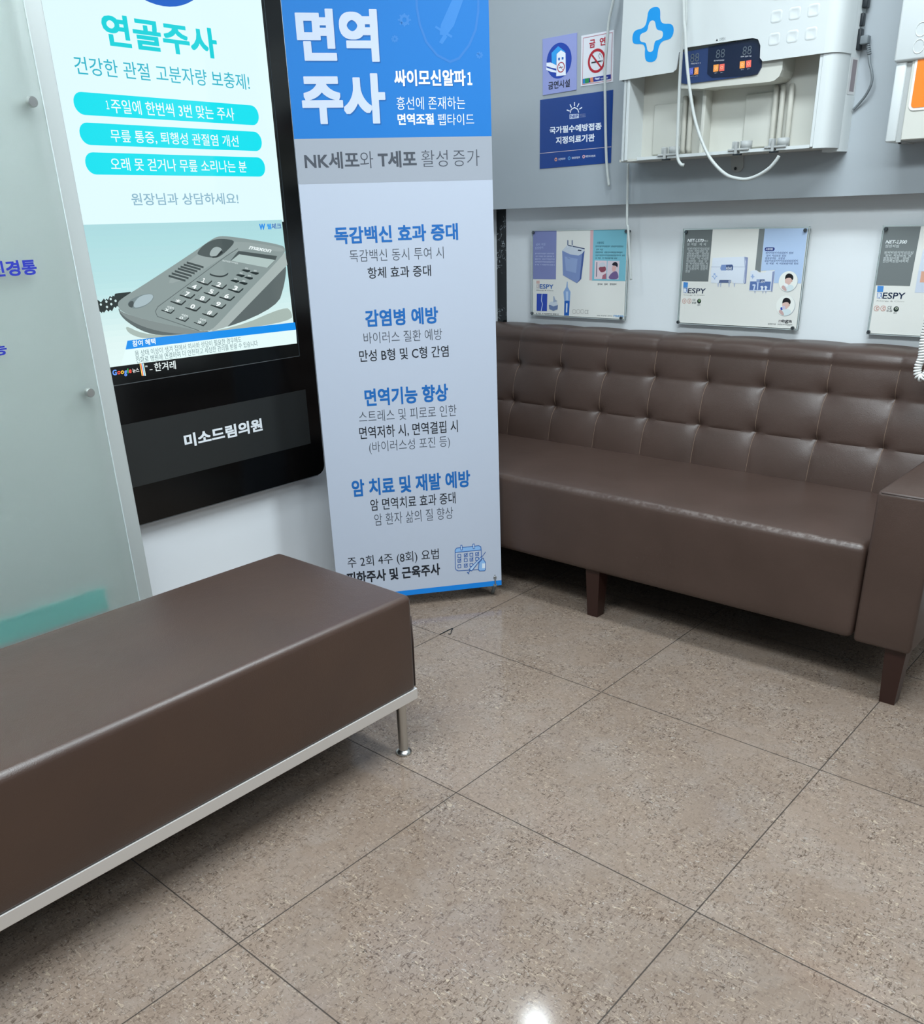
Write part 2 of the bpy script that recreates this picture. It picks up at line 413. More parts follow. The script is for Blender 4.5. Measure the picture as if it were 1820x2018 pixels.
  ["P",11,[[0.071,1.0137],[0.074,1.0163],[0.078,1.0188],[0.0829,1.0211],[0.0888,1.0233],[0.0956,1.0254],[0.1028,1.0272],[0.1105,1.0287],[0.1185,1.0299],[0.1271,1.0308],[0.1342,1.0311],[0.1398,1.0307],[0.1439,1.0296],[0.1466,1.0278],[0.1483,1.0258],[0.1491,1.0237],[0.1489,1.0213],[0.1477,1.0188],[0.1456,1.0161],[0.1427,1.0133],[0.1388,1.0104],[0.134,1.0074],[0.1286,1.0047],[0.1228,1.0022],[0.1164,1.0001],[0.1096,0.9983],[0.1031,0.9971],[0.097,0.9964],[0.0912,0.9963],[0.0858,0.9968],[0.081,0.9979],[0.0769,0.9997],[0.0735,1.0021],[0.0706,1.0051],[0.0693,1.0081],[0.0694,1.0109]],"#77888a"],
  ["P",12,[[0.093,1.0159],[0.098,1.0202],[0.1038,1.0237],[0.1106,1.0264],[0.1182,1.0284],[0.1268,1.0295],[0.1339,1.03],[0.1394,1.0297],[0.1435,1.0287],[0.1459,1.0269],[0.1472,1.0248],[0.1472,1.0224],[0.146,1.0197],[0.1435,1.0168],[0.1404,1.0139],[0.1366,1.0111],[0.1321,1.0085],[0.1269,1.006],[0.1213,1.0038],[0.1154,1.0021],[0.1091,1.0007],[0.1024,0.9996],[0.097,0.9991],[0.0927,0.9989],[0.0897,0.9992],[0.0878,0.9999],[0.0864,1.001],[0.0856,1.0024],[0.0852,1.0041],[0.0853,1.0062],[0.0867,1.0089],[0.0892,1.0121]],"#a8bcc2"],
  ["P",12,[[0.0721,1.0124],[0.0745,1.0143],[0.0769,1.0157],[0.0794,1.0164],[0.082,1.0165],[0.0846,1.0161],[0.0862,1.0147],[0.0866,1.0125],[0.086,1.0093],[0.0843,1.0052],[0.0823,1.0023],[0.0802,1.0006],[0.0778,1.0002],[0.0752,1.001],[0.0731,1.002],[0.0715,1.0033],[0.0703,1.0049],[0.0696,1.0068],[0.0697,1.0086],[0.0705,1.0105]],"#465152"],
  ["L",12,[[0.2063,1.0721],[0.2543,1.0569]],0.0055,"#3d4848"],
  ["L",12,[[0.217,1.0778],[0.2653,1.0627]],0.0055,"#3d4848"],
  ["L",12,[[0.2277,1.0832],[0.2762,1.0681]],0.0055,"#3d4848"],
  ["L",12,[[0.2385,1.089],[0.2873,1.0739]],0.0055,"#3d4848"],
  ["L",12,[[0.248,1.0935],[0.297,1.0786]],0.0055,"#3d4848"],
  ["L",12,[[0.259,1.0984],[0.3084,1.0834]],0.0055,"#3d4848"],
  ["L",12,[[0.2694,1.1032],[0.319,1.0884]],0.0055,"#3d4848"],
  ["P",12,[[0.3448,1.0744],[0.3509,1.0768],[0.3581,1.0781],[0.3664,1.0781],[0.3757,1.0769],[0.3862,1.0745],[0.3939,1.0722],[0.3989,1.0699],[0.4011,1.0678],[0.4004,1.0657],[0.3984,1.0638],[0.395,1.062],[0.3903,1.0604],[0.3842,1.059],[0.3774,1.0583],[0.3701,1.0585],[0.3621,1.0595],[0.3535,1.0612],[0.3468,1.063],[0.3419,1.0647],[0.3388,1.0665],[0.3375,1.0682],[0.3381,1.0701],[0.3405,1.0722]],"#2c3637"],
  ["P",13,[[0.3469,1.0762],[0.3527,1.0781],[0.3596,1.0791],[0.3675,1.0791],[0.3764,1.078],[0.3864,1.076],[0.3937,1.074],[0.3983,1.0721],[0.4001,1.0703],[0.3992,1.0686],[0.3971,1.067],[0.3938,1.0656],[0.3892,1.0642],[0.3835,1.063],[0.3772,1.0625],[0.3704,1.0627],[0.363,1.0636],[0.3552,1.0652],[0.3489,1.0668],[0.3444,1.0683],[0.3414,1.0698],[0.3401,1.0711],[0.3406,1.0727],[0.3428,1.0744]],"#8d9c9b"],
  ["P",12,[[0.4462,1.1259],[0.5847,1.1054],[0.5772,1.0954],[0.5454,1.0746],[0.4142,1.1008]],"#4b5656"],
  ["P",13,[[0.447,1.1168],[0.5752,1.0948],[0.5432,1.0747],[0.4163,1.1007]],"#b2c6c3"],
  ["A",13,"maxon",[0.4826,1.1296],[0.5607,1.1162],[0.4896,1.1374],"#e6f2f2",0.03],
  ["D",13,[0.387,1.1031],[0.4408,1.0921],0.006,"#d5e2e2",3],
  ["P",12,[[0.2898,1.0514],[0.3061,1.0614],[0.3431,1.0512],[0.3417,1.048],[0.3261,1.0391],[0.318,1.0403]],"#222c2c"],
  ["P",13,[[0.2926,1.0535],[0.3079,1.062],[0.3415,1.0519],[0.326,1.0434]],"#8a9998"],
  ["A",14,"１",[0.3049,1.0497],[0.3149,1.0471],[0.3141,1.0603],"#f4fbfb",0.03],
  ["P",12,[[0.3366,1.0377],[0.3534,1.0479],[0.3914,1.0373],[0.39,1.034],[0.374,1.025],[0.3657,1.0263]],"#222c2c"],
  ["P",13,[[0.3395,1.0398],[0.3551,1.0484],[0.3898,1.0381],[0.3739,1.0294]],"#8a9998"],
  ["A",14,"2",[0.3522,1.0359],[0.3659,1.0323],[0.3616,1.0466],"#f4fbfb",0.03],
  ["P",12,[[0.3913,1.0238],[0.4085,1.0341],[0.4479,1.0232],[0.4465,1.0199],[0.43,1.0108],[0.4215,1.0121]],"#222c2c"],
  ["P",13,[[0.3943,1.026],[0.4103,1.0347],[0.4462,1.024],[0.4299,1.0153]],"#8a9998"],
  ["A",14,"3",[0.4074,1.022],[0.4216,1.0182],[0.417,1.0329],"#f4fbfb",0.03],
  ["P",12,[[0.2552,1.0374],[0.2713,1.0474],[0.3076,1.037],[0.3062,1.0338],[0.2908,1.025],[0.2829,1.0263]],"#222c2c"],
  ["P",13,[[0.2579,1.0395],[0.273,1.0479],[0.3061,1.0378],[0.2908,1.0293]],"#8a9998"],
  ["A",14,"4",[0.2701,1.0357],[0.2831,1.0322],[0.2792,1.0462],"#f4fbfb",0.03],
  ["P",12,[[0.308,1.0205],[0.3246,1.0305],[0.3621,1.0198],[0.3607,1.0166],[0.3449,1.0077],[0.3367,1.009]],"#222c2c"],
  ["P",13,[[0.3108,1.0226],[0.3264,1.0311],[0.3606,1.0206],[0.3448,1.0121]],"#8a9998"],
  ["A",14,"5",[0.3234,1.0187],[0.3369,1.015],[0.3327,1.0293],"#f4fbfb",0.03],
  ["P",12,[[0.3583,1.0043],[0.3753,1.0145],[0.414,1.0034],[0.4126,1.0001],[0.3963,0.9911],[0.3879,0.9925]],"#222c2c"],
  ["P",13,[[0.3612,1.0065],[0.3771,1.015],[0.4124,1.0042],[0.3962,0.9956]],"#8a9998"],
  ["A",14,"6",[0.3741,1.0024],[0.3881,0.9986],[0.3836,1.0132],"#f4fbfb",0.03],
  ["P",12,[[0.229,1.0198],[0.245,1.0297],[0.2808,1.0192],[0.2795,1.016],[0.2642,1.0073],[0.2564,1.0086]],"#222c2c"],
  ["P",13,[[0.2317,1.0219],[0.2467,1.0302],[0.2794,1.02],[0.2641,1.0116]],"#8a9998"],
  ["A",14,"7",[0.2437,1.018],[0.2566,1.0144],[0.2528,1.0285],"#f4fbfb",0.03],
  ["P",12,[[0.2755,1.0048],[0.2919,1.0147],[0.3288,1.0039],[0.3274,1.0007],[0.3117,0.9919],[0.3037,0.9932]],"#222c2c"],
  ["P",13,[[0.2783,1.0069],[0.2936,1.0153],[0.3272,1.0047],[0.3117,0.9962]],"#8a9998"],
  ["A",14,"8",[0.2906,1.0029],[0.3039,0.9992],[0.2998,1.0135],"#f4fbfb",0.03],
  ["P",12,[[0.3255,0.985],[0.3423,0.9951],[0.3805,0.9839],[0.3791,0.9806],[0.363,0.9717],[0.3547,0.9731]],"#222c2c"],
  ["P",13,[[0.3284,0.9871],[0.3441,0.9956],[0.3789,0.9847],[0.3629,0.9761]],"#8a9998"],
  ["A",14,"9",[0.3412,0.9831],[0.3549,0.9792],[0.3506,0.9938],"#f4fbfb",0.03],
  ["P",12,[[0.197,1.0054],[0.2128,1.0152],[0.2481,1.0046],[0.2467,1.0015],[0.2316,0.9928],[0.2239,0.9941]],"#222c2c"],
  ["P",13,[[0.1997,1.0075],[0.2145,1.0157],[0.2466,1.0054],[0.2316,0.9971]],"#8a9998"],
  ["A",14,"＊",[0.2115,1.0036],[0.2242,1.0],[0.22,1.0114],"#f4fbfb",0.03],
  ["P",12,[[0.2406,0.9855],[0.2568,0.9954],[0.2931,0.9844],[0.2917,0.9812],[0.2763,0.9725],[0.2683,0.9738]],"#222c2c"],
  ["P",13,[[0.2434,0.9876],[0.2585,0.9959],[0.2916,0.9852],[0.2762,0.9768]],"#8a9998"],
  ["A",14,"0",[0.2555,0.9836],[0.2686,0.9798],[0.2646,0.9941],"#f4fbfb",0.03],
  ["P",12,[[0.2929,0.9643],[0.3095,0.9743],[0.3471,0.9629],[0.3457,0.9596],[0.3298,0.9508],[0.3216,0.9522]],"#222c2c"],
  ["P",13,[[0.2957,0.9664],[0.3113,0.9748],[0.3455,0.9637],[0.3297,0.9552]],"#8a9998"],
  ["A",14,"#",[0.3083,0.9622],[0.3218,0.9583],[0.3176,0.9729],"#f4fbfb",0.03],
  ["P",12,[[0.1646,0.9852],[0.1784,0.9931],[0.2074,0.9834],[0.2065,0.9809],[0.1933,0.9729]],"#222c2c"],
  ["P",13,[[0.1673,0.9869],[0.1793,0.9936],[0.2063,0.9842],[0.1932,0.9768]],"#8a9998"],
  ["D",14,[0.1858,0.9931],[0.206,0.9868],0.008,"#e6f2f2",5],
  ["A",14,"x",[0.175,0.983],[0.1861,0.9801],[0.1801,0.9897],"#e6f2f2",0.02],
  ["P",12,[[0.2055,0.9603],[0.2196,0.9682],[0.2494,0.9582],[0.2485,0.9556],[0.235,0.9476]],"#222c2c"],
  ["P",13,[[0.2081,0.962],[0.2205,0.9688],[0.2483,0.959],[0.2349,0.9516]],"#8a9998"],
  ["D",14,[0.2271,0.9682],[0.248,0.9617],0.008,"#e6f2f2",5],
  ["A",14,"o",[0.2161,0.958],[0.2275,0.955],[0.2213,0.9648],"#e6f2f2",0.02],
  ["P",12,[[0.2617,0.9433],[0.2762,0.9514],[0.3071,0.941],[0.3062,0.9384],[0.2923,0.9302]],"#222c2c"],
  ["P",13,[[0.2645,0.9451],[0.2771,0.952],[0.306,0.9418],[0.2922,0.9343]],"#8a9998"],
  ["D",14,[0.284,0.9513],[0.3056,0.9445],0.008,"#e6f2f2",5],
  ["A",14,"»",[0.2727,0.9409],[0.2845,0.9378],[0.2781,0.9478],"#e6f2f2",0.02],
  ["P",12,[[0.4474,1.0732],[0.4565,1.0754],[0.4798,1.0714],[0.4783,1.0674],[0.4683,1.0659]],"#222c2c"],
  ["D",13,[0.4627,1.0785],[0.4756,1.0757],0.006,"#d5e2e2",7],
  ["P",12,[[0.477,1.0648],[0.4862,1.0669],[0.5099,1.0628],[0.5084,1.0588],[0.4982,1.0573]],"#222c2c"],
  ["D",13,[0.4925,1.07],[0.5056,1.0672],0.006,"#d5e2e2",7],
  ["P",12,[[0.4259,1.061],[0.4349,1.0632],[0.4579,1.0591],[0.4564,1.0551],[0.4465,1.0537]],"#222c2c"],
  ["D",13,[0.4411,1.0662],[0.4538,1.0634],0.006,"#d5e2e2",7],
  ["P",12,[[0.4538,1.0525],[0.463,1.0547],[0.4864,1.0505],[0.4849,1.0465],[0.4748,1.0451]],"#222c2c"],
  ["D",13,[0.4692,1.0577],[0.4822,1.0549],0.006,"#d5e2e2",7],
  ["P",12,[[0.4042,1.0472],[0.4132,1.0493],[0.436,1.0452],[0.4345,1.0412],[0.4246,1.0398]],"#222c2c"],
  ["D",13,[0.4193,1.0523],[0.4319,1.0495],0.006,"#d5e2e2",7],
  ["P",12,[[0.4324,1.0393],[0.4415,1.0414],[0.4647,1.0372],[0.4632,1.0331],[0.4532,1.0318]],"#222c2c"],
  ["D",13,[0.4477,1.0444],[0.4605,1.0415],0.006,"#d5e2e2",7],
  ["P",15,[[0.0488,0.9171],[0.1909,0.9154],[0.3297,0.9131],[0.6269,0.9092],[0.6279,0.8869],[0.3304,0.8919],[0.0389,0.8951]],"#1590ee"],
  ["P",15,[[0.0389,0.8951],[0.3304,0.8919],[0.6279,0.8869],[0.6262,0.8451],[0.0183,0.8562]],"#e6fdfc"],
  ["A",16,"참여 혜택",[0.0611,0.8996],[0.1313,0.8988],[0.0625,0.9156],"#f4ffff",0.02],
  ["A",16,"몸 상태 이상이 생겨 집에서 의사와 상담이 필요한 경우에도",[0.0641,0.8725],[0.4165,0.8725],[0.0641,0.8888],"#4a6670",-0.005],
  ["A",16,"전화로 병원에 연결하여 더 안전하고 세심한 관리를 받을 수 있습니다",[0.0638,0.855],[0.4745,0.855],[0.0638,0.8718],"#4a6670",-0.005],
  ["A",4,"W",[0.5302,1.1794],[0.5519,1.1798],[0.5318,1.196],"#2f8fe8",0.05],
  ["A",4,"웰",[0.5591,1.1805],[0.5759,1.1805],[0.5591,1.1958],"#3aa0ee",0.03],
  ["A",4,"체크",[0.5768,1.1804],[0.6128,1.1804],[0.5768,1.1959],"#1f55b0",0.015],
 ],
 'screen_ticker': [
  ["P",2,[[-0.0155,0.8548],[0.6243,0.846],[0.6307,0.8073],[-0.0137,0.8182]],"#05090a"],
  ["A",3,"G",[-0.0111,0.8328],[0.0015,0.8324],[-0.0096,0.8472],"#6aa0ff",0.03],
  ["A",3,"o",[0.0031,0.8335],[0.0122,0.8332],[0.0046,0.8424],"#ff5a48",0.03],
  ["A",3,"o",[0.0132,0.8331],[0.0223,0.8328],[0.0147,0.8423],"#ffd040",0.03],
  ["A",3,"g",[0.022,0.826],[0.0308,0.8257],[0.0243,0.841],"#6aa0ff",0.03],
  ["A",3,"l",[0.0333,0.8326],[0.0359,0.8326],[0.0347,0.8449],"#50cc70",0.03],
  ["A",3,"e",[0.037,0.8324],[0.0451,0.8323],[0.0385,0.8418],"#ff5a48",0.03],
  ["A",3,"뉴스",[0.0487,0.8313],[0.0688,0.8313],[0.0487,0.8429],"#f0f6f6",0.02],
  ["P",3,[[0.0736,0.8536],[0.0758,0.8537],[0.076,0.8201],[0.0738,0.8201]],"#ffe070"],
  ["P",3,[[0.0761,0.8533],[0.0784,0.8533],[0.0786,0.8198],[0.0763,0.8197]],"#ff6a50"],
  ["P",3,[[0.0787,0.853],[0.081,0.853],[0.0812,0.8194],[0.0789,0.8194]],"#f4f4f4"],
  ["P",3,[[0.0813,0.8526],[0.0836,0.8527],[0.0838,0.8191],[0.0815,0.819]],"#60c0ff"],
  ["P",3,[[0.0839,0.8523],[0.0861,0.8524],[0.0864,0.8187],[0.0841,0.8187]],"#f4ffe0"],
  ["P",3,[[0.0894,0.8456],[0.0917,0.8457],[0.0916,0.8417],[0.0894,0.8416]],"#e8f4f4"],
  ["P",3,[[0.0931,0.8455],[0.0954,0.8455],[0.0954,0.8415],[0.0931,0.8415]],"#e8f4f4"],
  ["P",3,[[0.1008,0.8341],[0.1096,0.834],[0.1096,0.832],[0.1008,0.8321]],"#e8f4f4"],
  ["A",3,"한겨레",[0.1155,0.8261],[0.1836,0.8245],[0.1168,0.8494],"#e8f4f4",0.012],
 ],
 'plate_lettering': [
  ["A",2,"미소드림의원",[0.1727,0.5976],[0.4561,0.5976],[0.1727,0.6373],"#eef2f6",0.035],
 ],
 'board_lettering': [
  ["A",2,"신경통",[-0.3711,1.1079],[-0.2697,1.1079],[-0.3711,1.1395],"#2b35a8",0.03],
  ["A",2,"능",[-0.4065,0.9485],[-0.3737,0.9485],[-0.4065,0.974],"#2b35a8",0.03],
 ],
 'header_print': [
  ["R",1,[-0.5584,1.3497,0.0776,2.0736],"#1774c2",0],
  ["A",2,"면역",[-0.5213,1.5383],[-0.3046,1.5383],[-0.5213,1.6589],"#1560a8",0.04],
  ["A",3,"면역",[-0.5237,1.5412],[-0.3072,1.5412],[-0.5237,1.6618],"#c6cedd",0.04],
  ["A",2,"주사",[-0.5233,1.3911],[-0.2954,1.3911],[-0.5233,1.5114],"#1560a8",0.04],
  ["A",3,"주사",[-0.5258,1.3942],[-0.2981,1.3942],[-0.5258,1.5144],"#c6cedd",0.04],
  ["A",2,"싸이모신알파",[-0.2683,1.4817],[-0.0685,1.4817],[-0.2683,1.5211],"#1560a8",0.03],
  ["A",3,"１",[-0.0659,1.4856],[-0.052,1.4856],[-0.0659,1.5171],"#eef3fb",0.03],
  ["A",3,"싸이모신알파",[-0.2704,1.4835],[-0.0706,1.4835],[-0.2704,1.523],"#eef3fb",0.03],
  ["A",3,"흉선에 존재하는",[-0.268,1.4271],[-0.0743,1.4271],[-0.268,1.4589],"#eef3fb",-0.004],
  ["A",3,"면역조절",[-0.2675,1.3898],[-0.165,1.3898],[-0.2675,1.4177],"#eef3fb",0.028],
  ["A",3,"펩타이드",[-0.1541,1.388],[-0.0498,1.388],[-0.1541,1.4162],"#eef3fb",-0.004],
  ["L",2,[[-0.1977,1.7009],[-0.1983,1.6663],[-0.1924,1.6284],[-0.1769,1.5885],[-0.1483,1.5572],[-0.1132,1.5415],[-0.0876,1.5497],[-0.0575,1.5815],[-0.0383,1.6176],[-0.0298,1.6592],[-0.0277,1.7031]],0.006,"#3579c2"],
  ["P",2,[[-0.0979,1.6906],[-0.0678,1.6909],[-0.0988,1.6261],[-0.1212,1.6022],[-0.1389,1.6051],[-0.1342,1.6288]],"#3a83cc"],
  ["P",2,[[-0.1485,1.6257],[-0.1034,1.6023],[-0.1072,1.5975],[-0.1515,1.6213]],"#3a83cc"],
  ["P",2,[[-0.1282,1.6051],[-0.1177,1.6007],[-0.1328,1.5828],[-0.1415,1.5872]],"#3a83cc"],
  ["C",2,[-0.2337,1.6383],0.0125,"#3a80c8",0.45],
  ["L",2,[[-0.2237,1.6384],[-0.2168,1.6384]],0.004,"#3a80c8"],
  ["L",2,[[-0.227,1.6324],[-0.2224,1.6283]],0.004,"#3a80c8"],
  ["L",2,[[-0.2342,1.6299],[-0.2346,1.6241]],0.004,"#3a80c8"],
  ["L",2,[[-0.2412,1.6323],[-0.2463,1.6282]],0.004,"#3a80c8"],
  ["L",2,[[-0.2437,1.6382],[-0.2506,1.6382]],0.004,"#3a80c8"],
  ["L",2,[[-0.2404,1.6442],[-0.245,1.6482]],0.004,"#3a80c8"],
  ["L",2,[[-0.2332,1.6467],[-0.2328,1.6524]],0.004,"#3a80c8"],
  ["L",2,[[-0.2263,1.6443],[-0.2211,1.6484]],0.004,"#3a80c8"],
  ["C",2,[-0.2627,1.5947],0.0063,"#3a80c8",0.45],
  ["L",2,[[-0.2577,1.5947],[-0.2542,1.5947]],0.004,"#3a80c8"],
  ["L",2,[[-0.2593,1.5917],[-0.257,1.5896]],0.004,"#3a80c8"],
  ["L",2,[[-0.263,1.5904],[-0.2632,1.5875]],0.004,"#3a80c8"],
  ["L",2,[[-0.2664,1.5916],[-0.269,1.5896]],0.004,"#3a80c8"],
  ["L",2,[[-0.2677,1.5946],[-0.2712,1.5946]],0.004,"#3a80c8"],
  ["L",2,[[-0.266,1.5976],[-0.2683,1.5997]],0.004,"#3a80c8"],
  ["L",2,[[-0.2624,1.5989],[-0.2622,1.6018]],0.004,"#3a80c8"],
  ["L",2,[[-0.2589,1.5977],[-0.2563,1.5998]],0.004,"#3a80c8"],
  ["C",2,[-0.0294,1.5574],0.0066,"#3a80c8",0.45],
  ["L",2,[[-0.0241,1.5574],[-0.0205,1.5574]],0.004,"#3a80c8"],
  ["L",2,[[-0.0257,1.5543],[-0.0233,1.5522]],0.004,"#3a80c8"],
  ["L",2,[[-0.0295,1.553],[-0.0296,1.55]],0.004,"#3a80c8"],
  ["L",2,[[-0.0332,1.5543],[-0.0358,1.5522]],0.004,"#3a80c8"],
  ["L",2,[[-0.0346,1.5574],[-0.0382,1.5574]],0.004,"#3a80c8"],
  ["L",2,[[-0.033,1.5605],[-0.0354,1.5626]],0.004,"#3a80c8"],
  ["L",2,[[-0.0292,1.5618],[-0.0291,1.5648]],0.004,"#3a80c8"],
  ["L",2,[[-0.0256,1.5605],[-0.0229,1.5627]],0.004,"#3a80c8"],
 ],
 'strip_print': [
  ["R",1,[-0.6442,1.2478,0.0762,1.3593],"#9fa5af",0],
  ["A",2,"NK세포",[-0.5336,1.2843],[-0.3824,1.2843],[-0.5336,1.3265],"#4a4f58",0.022],
  ["A",2,"와",[-0.3801,1.2843],[-0.3429,1.2843],[-0.3801,1.3265],"#4a4f58",-0.006],
  ["A",2,"T세포",[-0.3298,1.2843],[-0.2198,1.2843],[-0.3298,1.3265],"#4a4f58",0.03],
  ["A",2,"활성",[-0.2058,1.2843],[-0.1303,1.2843],[-0.2058,1.3265],"#4a4f58",-0.008],
  ["A",2,"증가",[-0.115,1.2843],[-0.0373,1.2843],[-0.115,1.3265],"#4a4f58",-0.008],
 ],
 'body_print': [
  ["A",2,"독감백신 효과 증대",[-0.469,1.0904],[-0.108,1.0904],[-0.469,1.1361],"#1a66b0",0.028],
  ["A",2,"독감백신 동시 투여 시",[-0.4301,1.0416],[-0.1533,1.0416],[-0.4301,1.0743],"#454b55",-0.008],
  ["A",2,"항체 효과 증대",[-0.3811,0.995],[-0.1939,0.995],[-0.3811,1.026],"#20242c",0.006],
  ["A",2,"감염병 예방",[-0.3983,0.861],[-0.1782,0.861],[-0.3983,0.9092],"#1a66b0",0.028],
  ["A",2,"바이러스 질환 예방",[-0.4073,0.8134],[-0.1687,0.8134],[-0.4073,0.8461],"#454b55",-0.008],
  ["A",2,"만성 B형 및 C형 간염",[-0.4245,0.7622],[-0.1509,0.7622],[-0.4245,0.7964],"#20242c",0.006],
  ["A",2,"면역기능 향상",[-0.418,0.6294],[-0.1575,0.6294],[-0.418,0.6825],"#1a66b0",0.028],
  ["A",2,"스트레스 및 피로로 인한",[-0.4403,0.5815],[-0.1336,0.5815],[-0.4403,0.6169],"#454b55",-0.008],
  ["A",2,"면역저하 시, 면역결핍 시",[-0.443,0.5294],[-0.1312,0.5294],[-0.443,0.569],"#20242c",0.006],
  ["A",2,"(바이러스성 포진 등)",[-0.4161,0.4821],[-0.1586,0.4821],[-0.4161,0.5215],"#454b55",-0.008],
  ["A",2,"암 치료 및 재발 예방",[-0.4806,0.3507],[-0.097,0.3507],[-0.4806,0.406],"#1a66b0",0.028],
  ["A",2,"암 면역치료 효과 증대",[-0.4259,0.3005],[-0.1482,0.3005],[-0.4259,0.3386],"#20242c",0.004],
  ["A",2,"암 환자 삶의 질 향상",[-0.417,0.2503],[-0.1582,0.2503],[-0.417,0.2901],"#454b55",-0.008],
  ["A",2,"주 2회 4주 (8회) 요법",[-0.5153,0.1108],[-0.2126,0.1108],[-0.5153,0.1532],"#20242c",0],
  ["A",2,"피하주사 및 근육주사",[-0.5222,0.0602],[-0.2106,0.0602],[-0.5222,0.1019],"#20242c",0.028],
 ],
 'base_strip_print': [
  ["P",1,[[-0.6169,0.0069],[0.0011,0.0194],[0.0007,0.0024],[-0.6185,-0.0103]],"#1583dc"],
 ],
 'calendar_print': [
  ["P",2,[[-0.1576,0.1338],[-0.156,0.1441],[-0.1501,0.1482],[-0.0746,0.1479],[-0.069,0.1445],[-0.0677,0.1327]],"#8db8e6"],
  ["L",3,[[-0.1561,0.1418],[-0.1513,0.1479],[-0.0757,0.1485],[-0.069,0.1445],[-0.0677,0.1327],[-0.0672,0.0711],[-0.0714,0.0644],[-0.1488,0.0676],[-0.1567,0.0725],[-0.1586,0.081],[-0.1568,0.1419]],0.0022,"#1d5aa6"],
  ["L",3,[[-0.1564,0.1332],[-0.0677,0.1327]],0.0022,"#1d5aa6"],
  ["L",4,[[-0.135,0.1553],[-0.1347,0.1403]],0.0065,"#1d5aa6"],
  ["L",5,[[-0.1351,0.1539],[-0.1346,0.1417]],0.0028,"#cfe0f2"],
  ["L",4,[[-0.0932,0.1556],[-0.0928,0.1406]],0.0065,"#1d5aa6"],
  ["L",5,[[-0.0932,0.1542],[-0.0927,0.142]],0.0028,"#cfe0f2"],
  ["L",3,[[-0.1481,0.1251],[-0.138,0.125],[-0.138,0.1142],[-0.1481,0.1143],[-0.1481,0.1251]],0.002,"#1d5aa6"],
  ["L",3,[[-0.1264,0.1249],[-0.1163,0.1248],[-0.1162,0.114],[-0.1263,0.1141],[-0.1264,0.1249]],0.002,"#1d5aa6"],
  ["L",4,[[-0.1233,0.1199],[-0.1216,0.1174],[-0.1153,0.127]],0.002,"#1d5aa6"],
  ["L",3,[[-0.1069,0.125],[-0.0967,0.1249],[-0.0966,0.114],[-0.1068,0.1142],[-0.1069,0.125]],0.002,"#1d5aa6"],
  ["L",3,[[-0.0873,0.1251],[-0.0772,0.1249],[-0.077,0.1141],[-0.0872,0.1142],[-0.0873,0.1251]],0.002,"#1d5aa6"],
  ["L",4,[[-0.0842,0.12],[-0.0825,0.1175],[-0.0762,0.1272]],0.002,"#1d5aa6"],
  ["L",3,[[-0.1488,0.1083],[-0.1387,0.1081],[-0.1387,0.0973],[-0.1488,0.0974],[-0.1488,0.1083]],0.002,"#1d5aa6"],
  ["L",4,[[-0.1458,0.1032],[-0.144,0.1007],[-0.1377,0.1104]],0.002,"#1d5aa6"],
  ["L",3,[[-0.127,0.1081],[-0.1169,0.1079],[-0.1168,0.0971],[-0.1269,0.0972],[-0.127,0.1081]],0.002,"#1d5aa6"],
  ["L",3,[[-0.1074,0.1081],[-0.0973,0.108],[-0.0972,0.0971],[-0.1074,0.0972],[-0.1074,0.1081]],0.002,"#1d5aa6"],
  ["L",4,[[-0.1044,0.1031],[-0.1026,0.1005],[-0.0963,0.1102]],0.002,"#1d5aa6"],
  ["L",3,[[-0.0879,0.1082],[-0.0777,0.108],[-0.0776,0.0971],[-0.0877,0.0973],[-0.0879,0.1082]],0.002,"#1d5aa6"],
  ["L",3,[[-0.1496,0.089],[-0.1394,0.0889],[-0.1394,0.078],[-0.1495,0.0781],[-0.1496,0.089]],0.002,"#1d5aa6"],
  ["L",3,[[-0.1277,0.0888],[-0.1176,0.0886],[-0.1175,0.0777],[-0.1277,0.0779],[-0.1277,0.0888]],0.002,"#1d5aa6"],
  ["L",4,[[-0.1247,0.0837],[-0.1229,0.0812],[-0.1166,0.0909]],0.002,"#1d5aa6"],
  ["L",3,[[-0.1081,0.0888],[-0.098,0.0887],[-0.0979,0.0777],[-0.108,0.0779],[-0.1081,0.0888]],0.002,"#1d5aa6"],
  ["P",5,[[-0.0769,0.0888],[-0.068,0.0985],[-0.0599,0.0988],[-0.0544,0.0887],[-0.0552,0.0614],[-0.0588,0.0582],[-0.0762,0.0601],[-0.0795,0.0653]],"#8db8e6"],
  ["L",6,[[-0.0769,0.0888],[-0.0681,0.0961],[-0.0667,0.1031],[-0.061,0.1032],[-0.06,0.0965],[-0.0544,0.0883],[-0.0552,0.0614],[-0.0588,0.0582],[-0.0762,0.0596],[-0.0795,0.0653],[-0.0769,0.0888]],0.002,"#1d5aa6"],
  ["P",6,[[-0.0661,0.0852],[-0.055,0.0845],[-0.0555,0.0674],[-0.0667,0.0674]],"#dbe7f3"],
  ["P",7,[[-0.0689,0.1088],[-0.066,0.1042],[-0.1028,0.063],[-0.1118,0.0693]],"#b9d3ee"],
  ["L",8,[[-0.0689,0.1088],[-0.066,0.1042],[-0.1028,0.063],[-0.1118,0.0693],[-0.0689,0.1088]],0.002,"#1d5aa6"],
  ["L",8,[[-0.0678,0.1068],[-0.0529,0.1245]],0.0016,"#1d5aa6"],
  ["L",8,[[-0.1078,0.066],[-0.1151,0.056]],0.002,"#1d5aa6"],
  ["L",8,[[-0.1186,0.0595],[-0.1124,0.0533]],0.0025,"#1d5aa6"],
  ["L",8,[[-0.0954,0.0765],[-0.092,0.0738]],0.0012,"#1d5aa6"],
  ["L",8,[[-0.0913,0.0813],[-0.0879,0.0786]],0.0012,"#1d5aa6"],
  ["L",8,[[-0.0872,0.0861],[-0.0838,0.0833]],0.0012,"#1d5aa6"],
  ["L",8,[[-0.0831,0.0909],[-0.0797,0.0881]],0.0012,"#1d5aa6"],
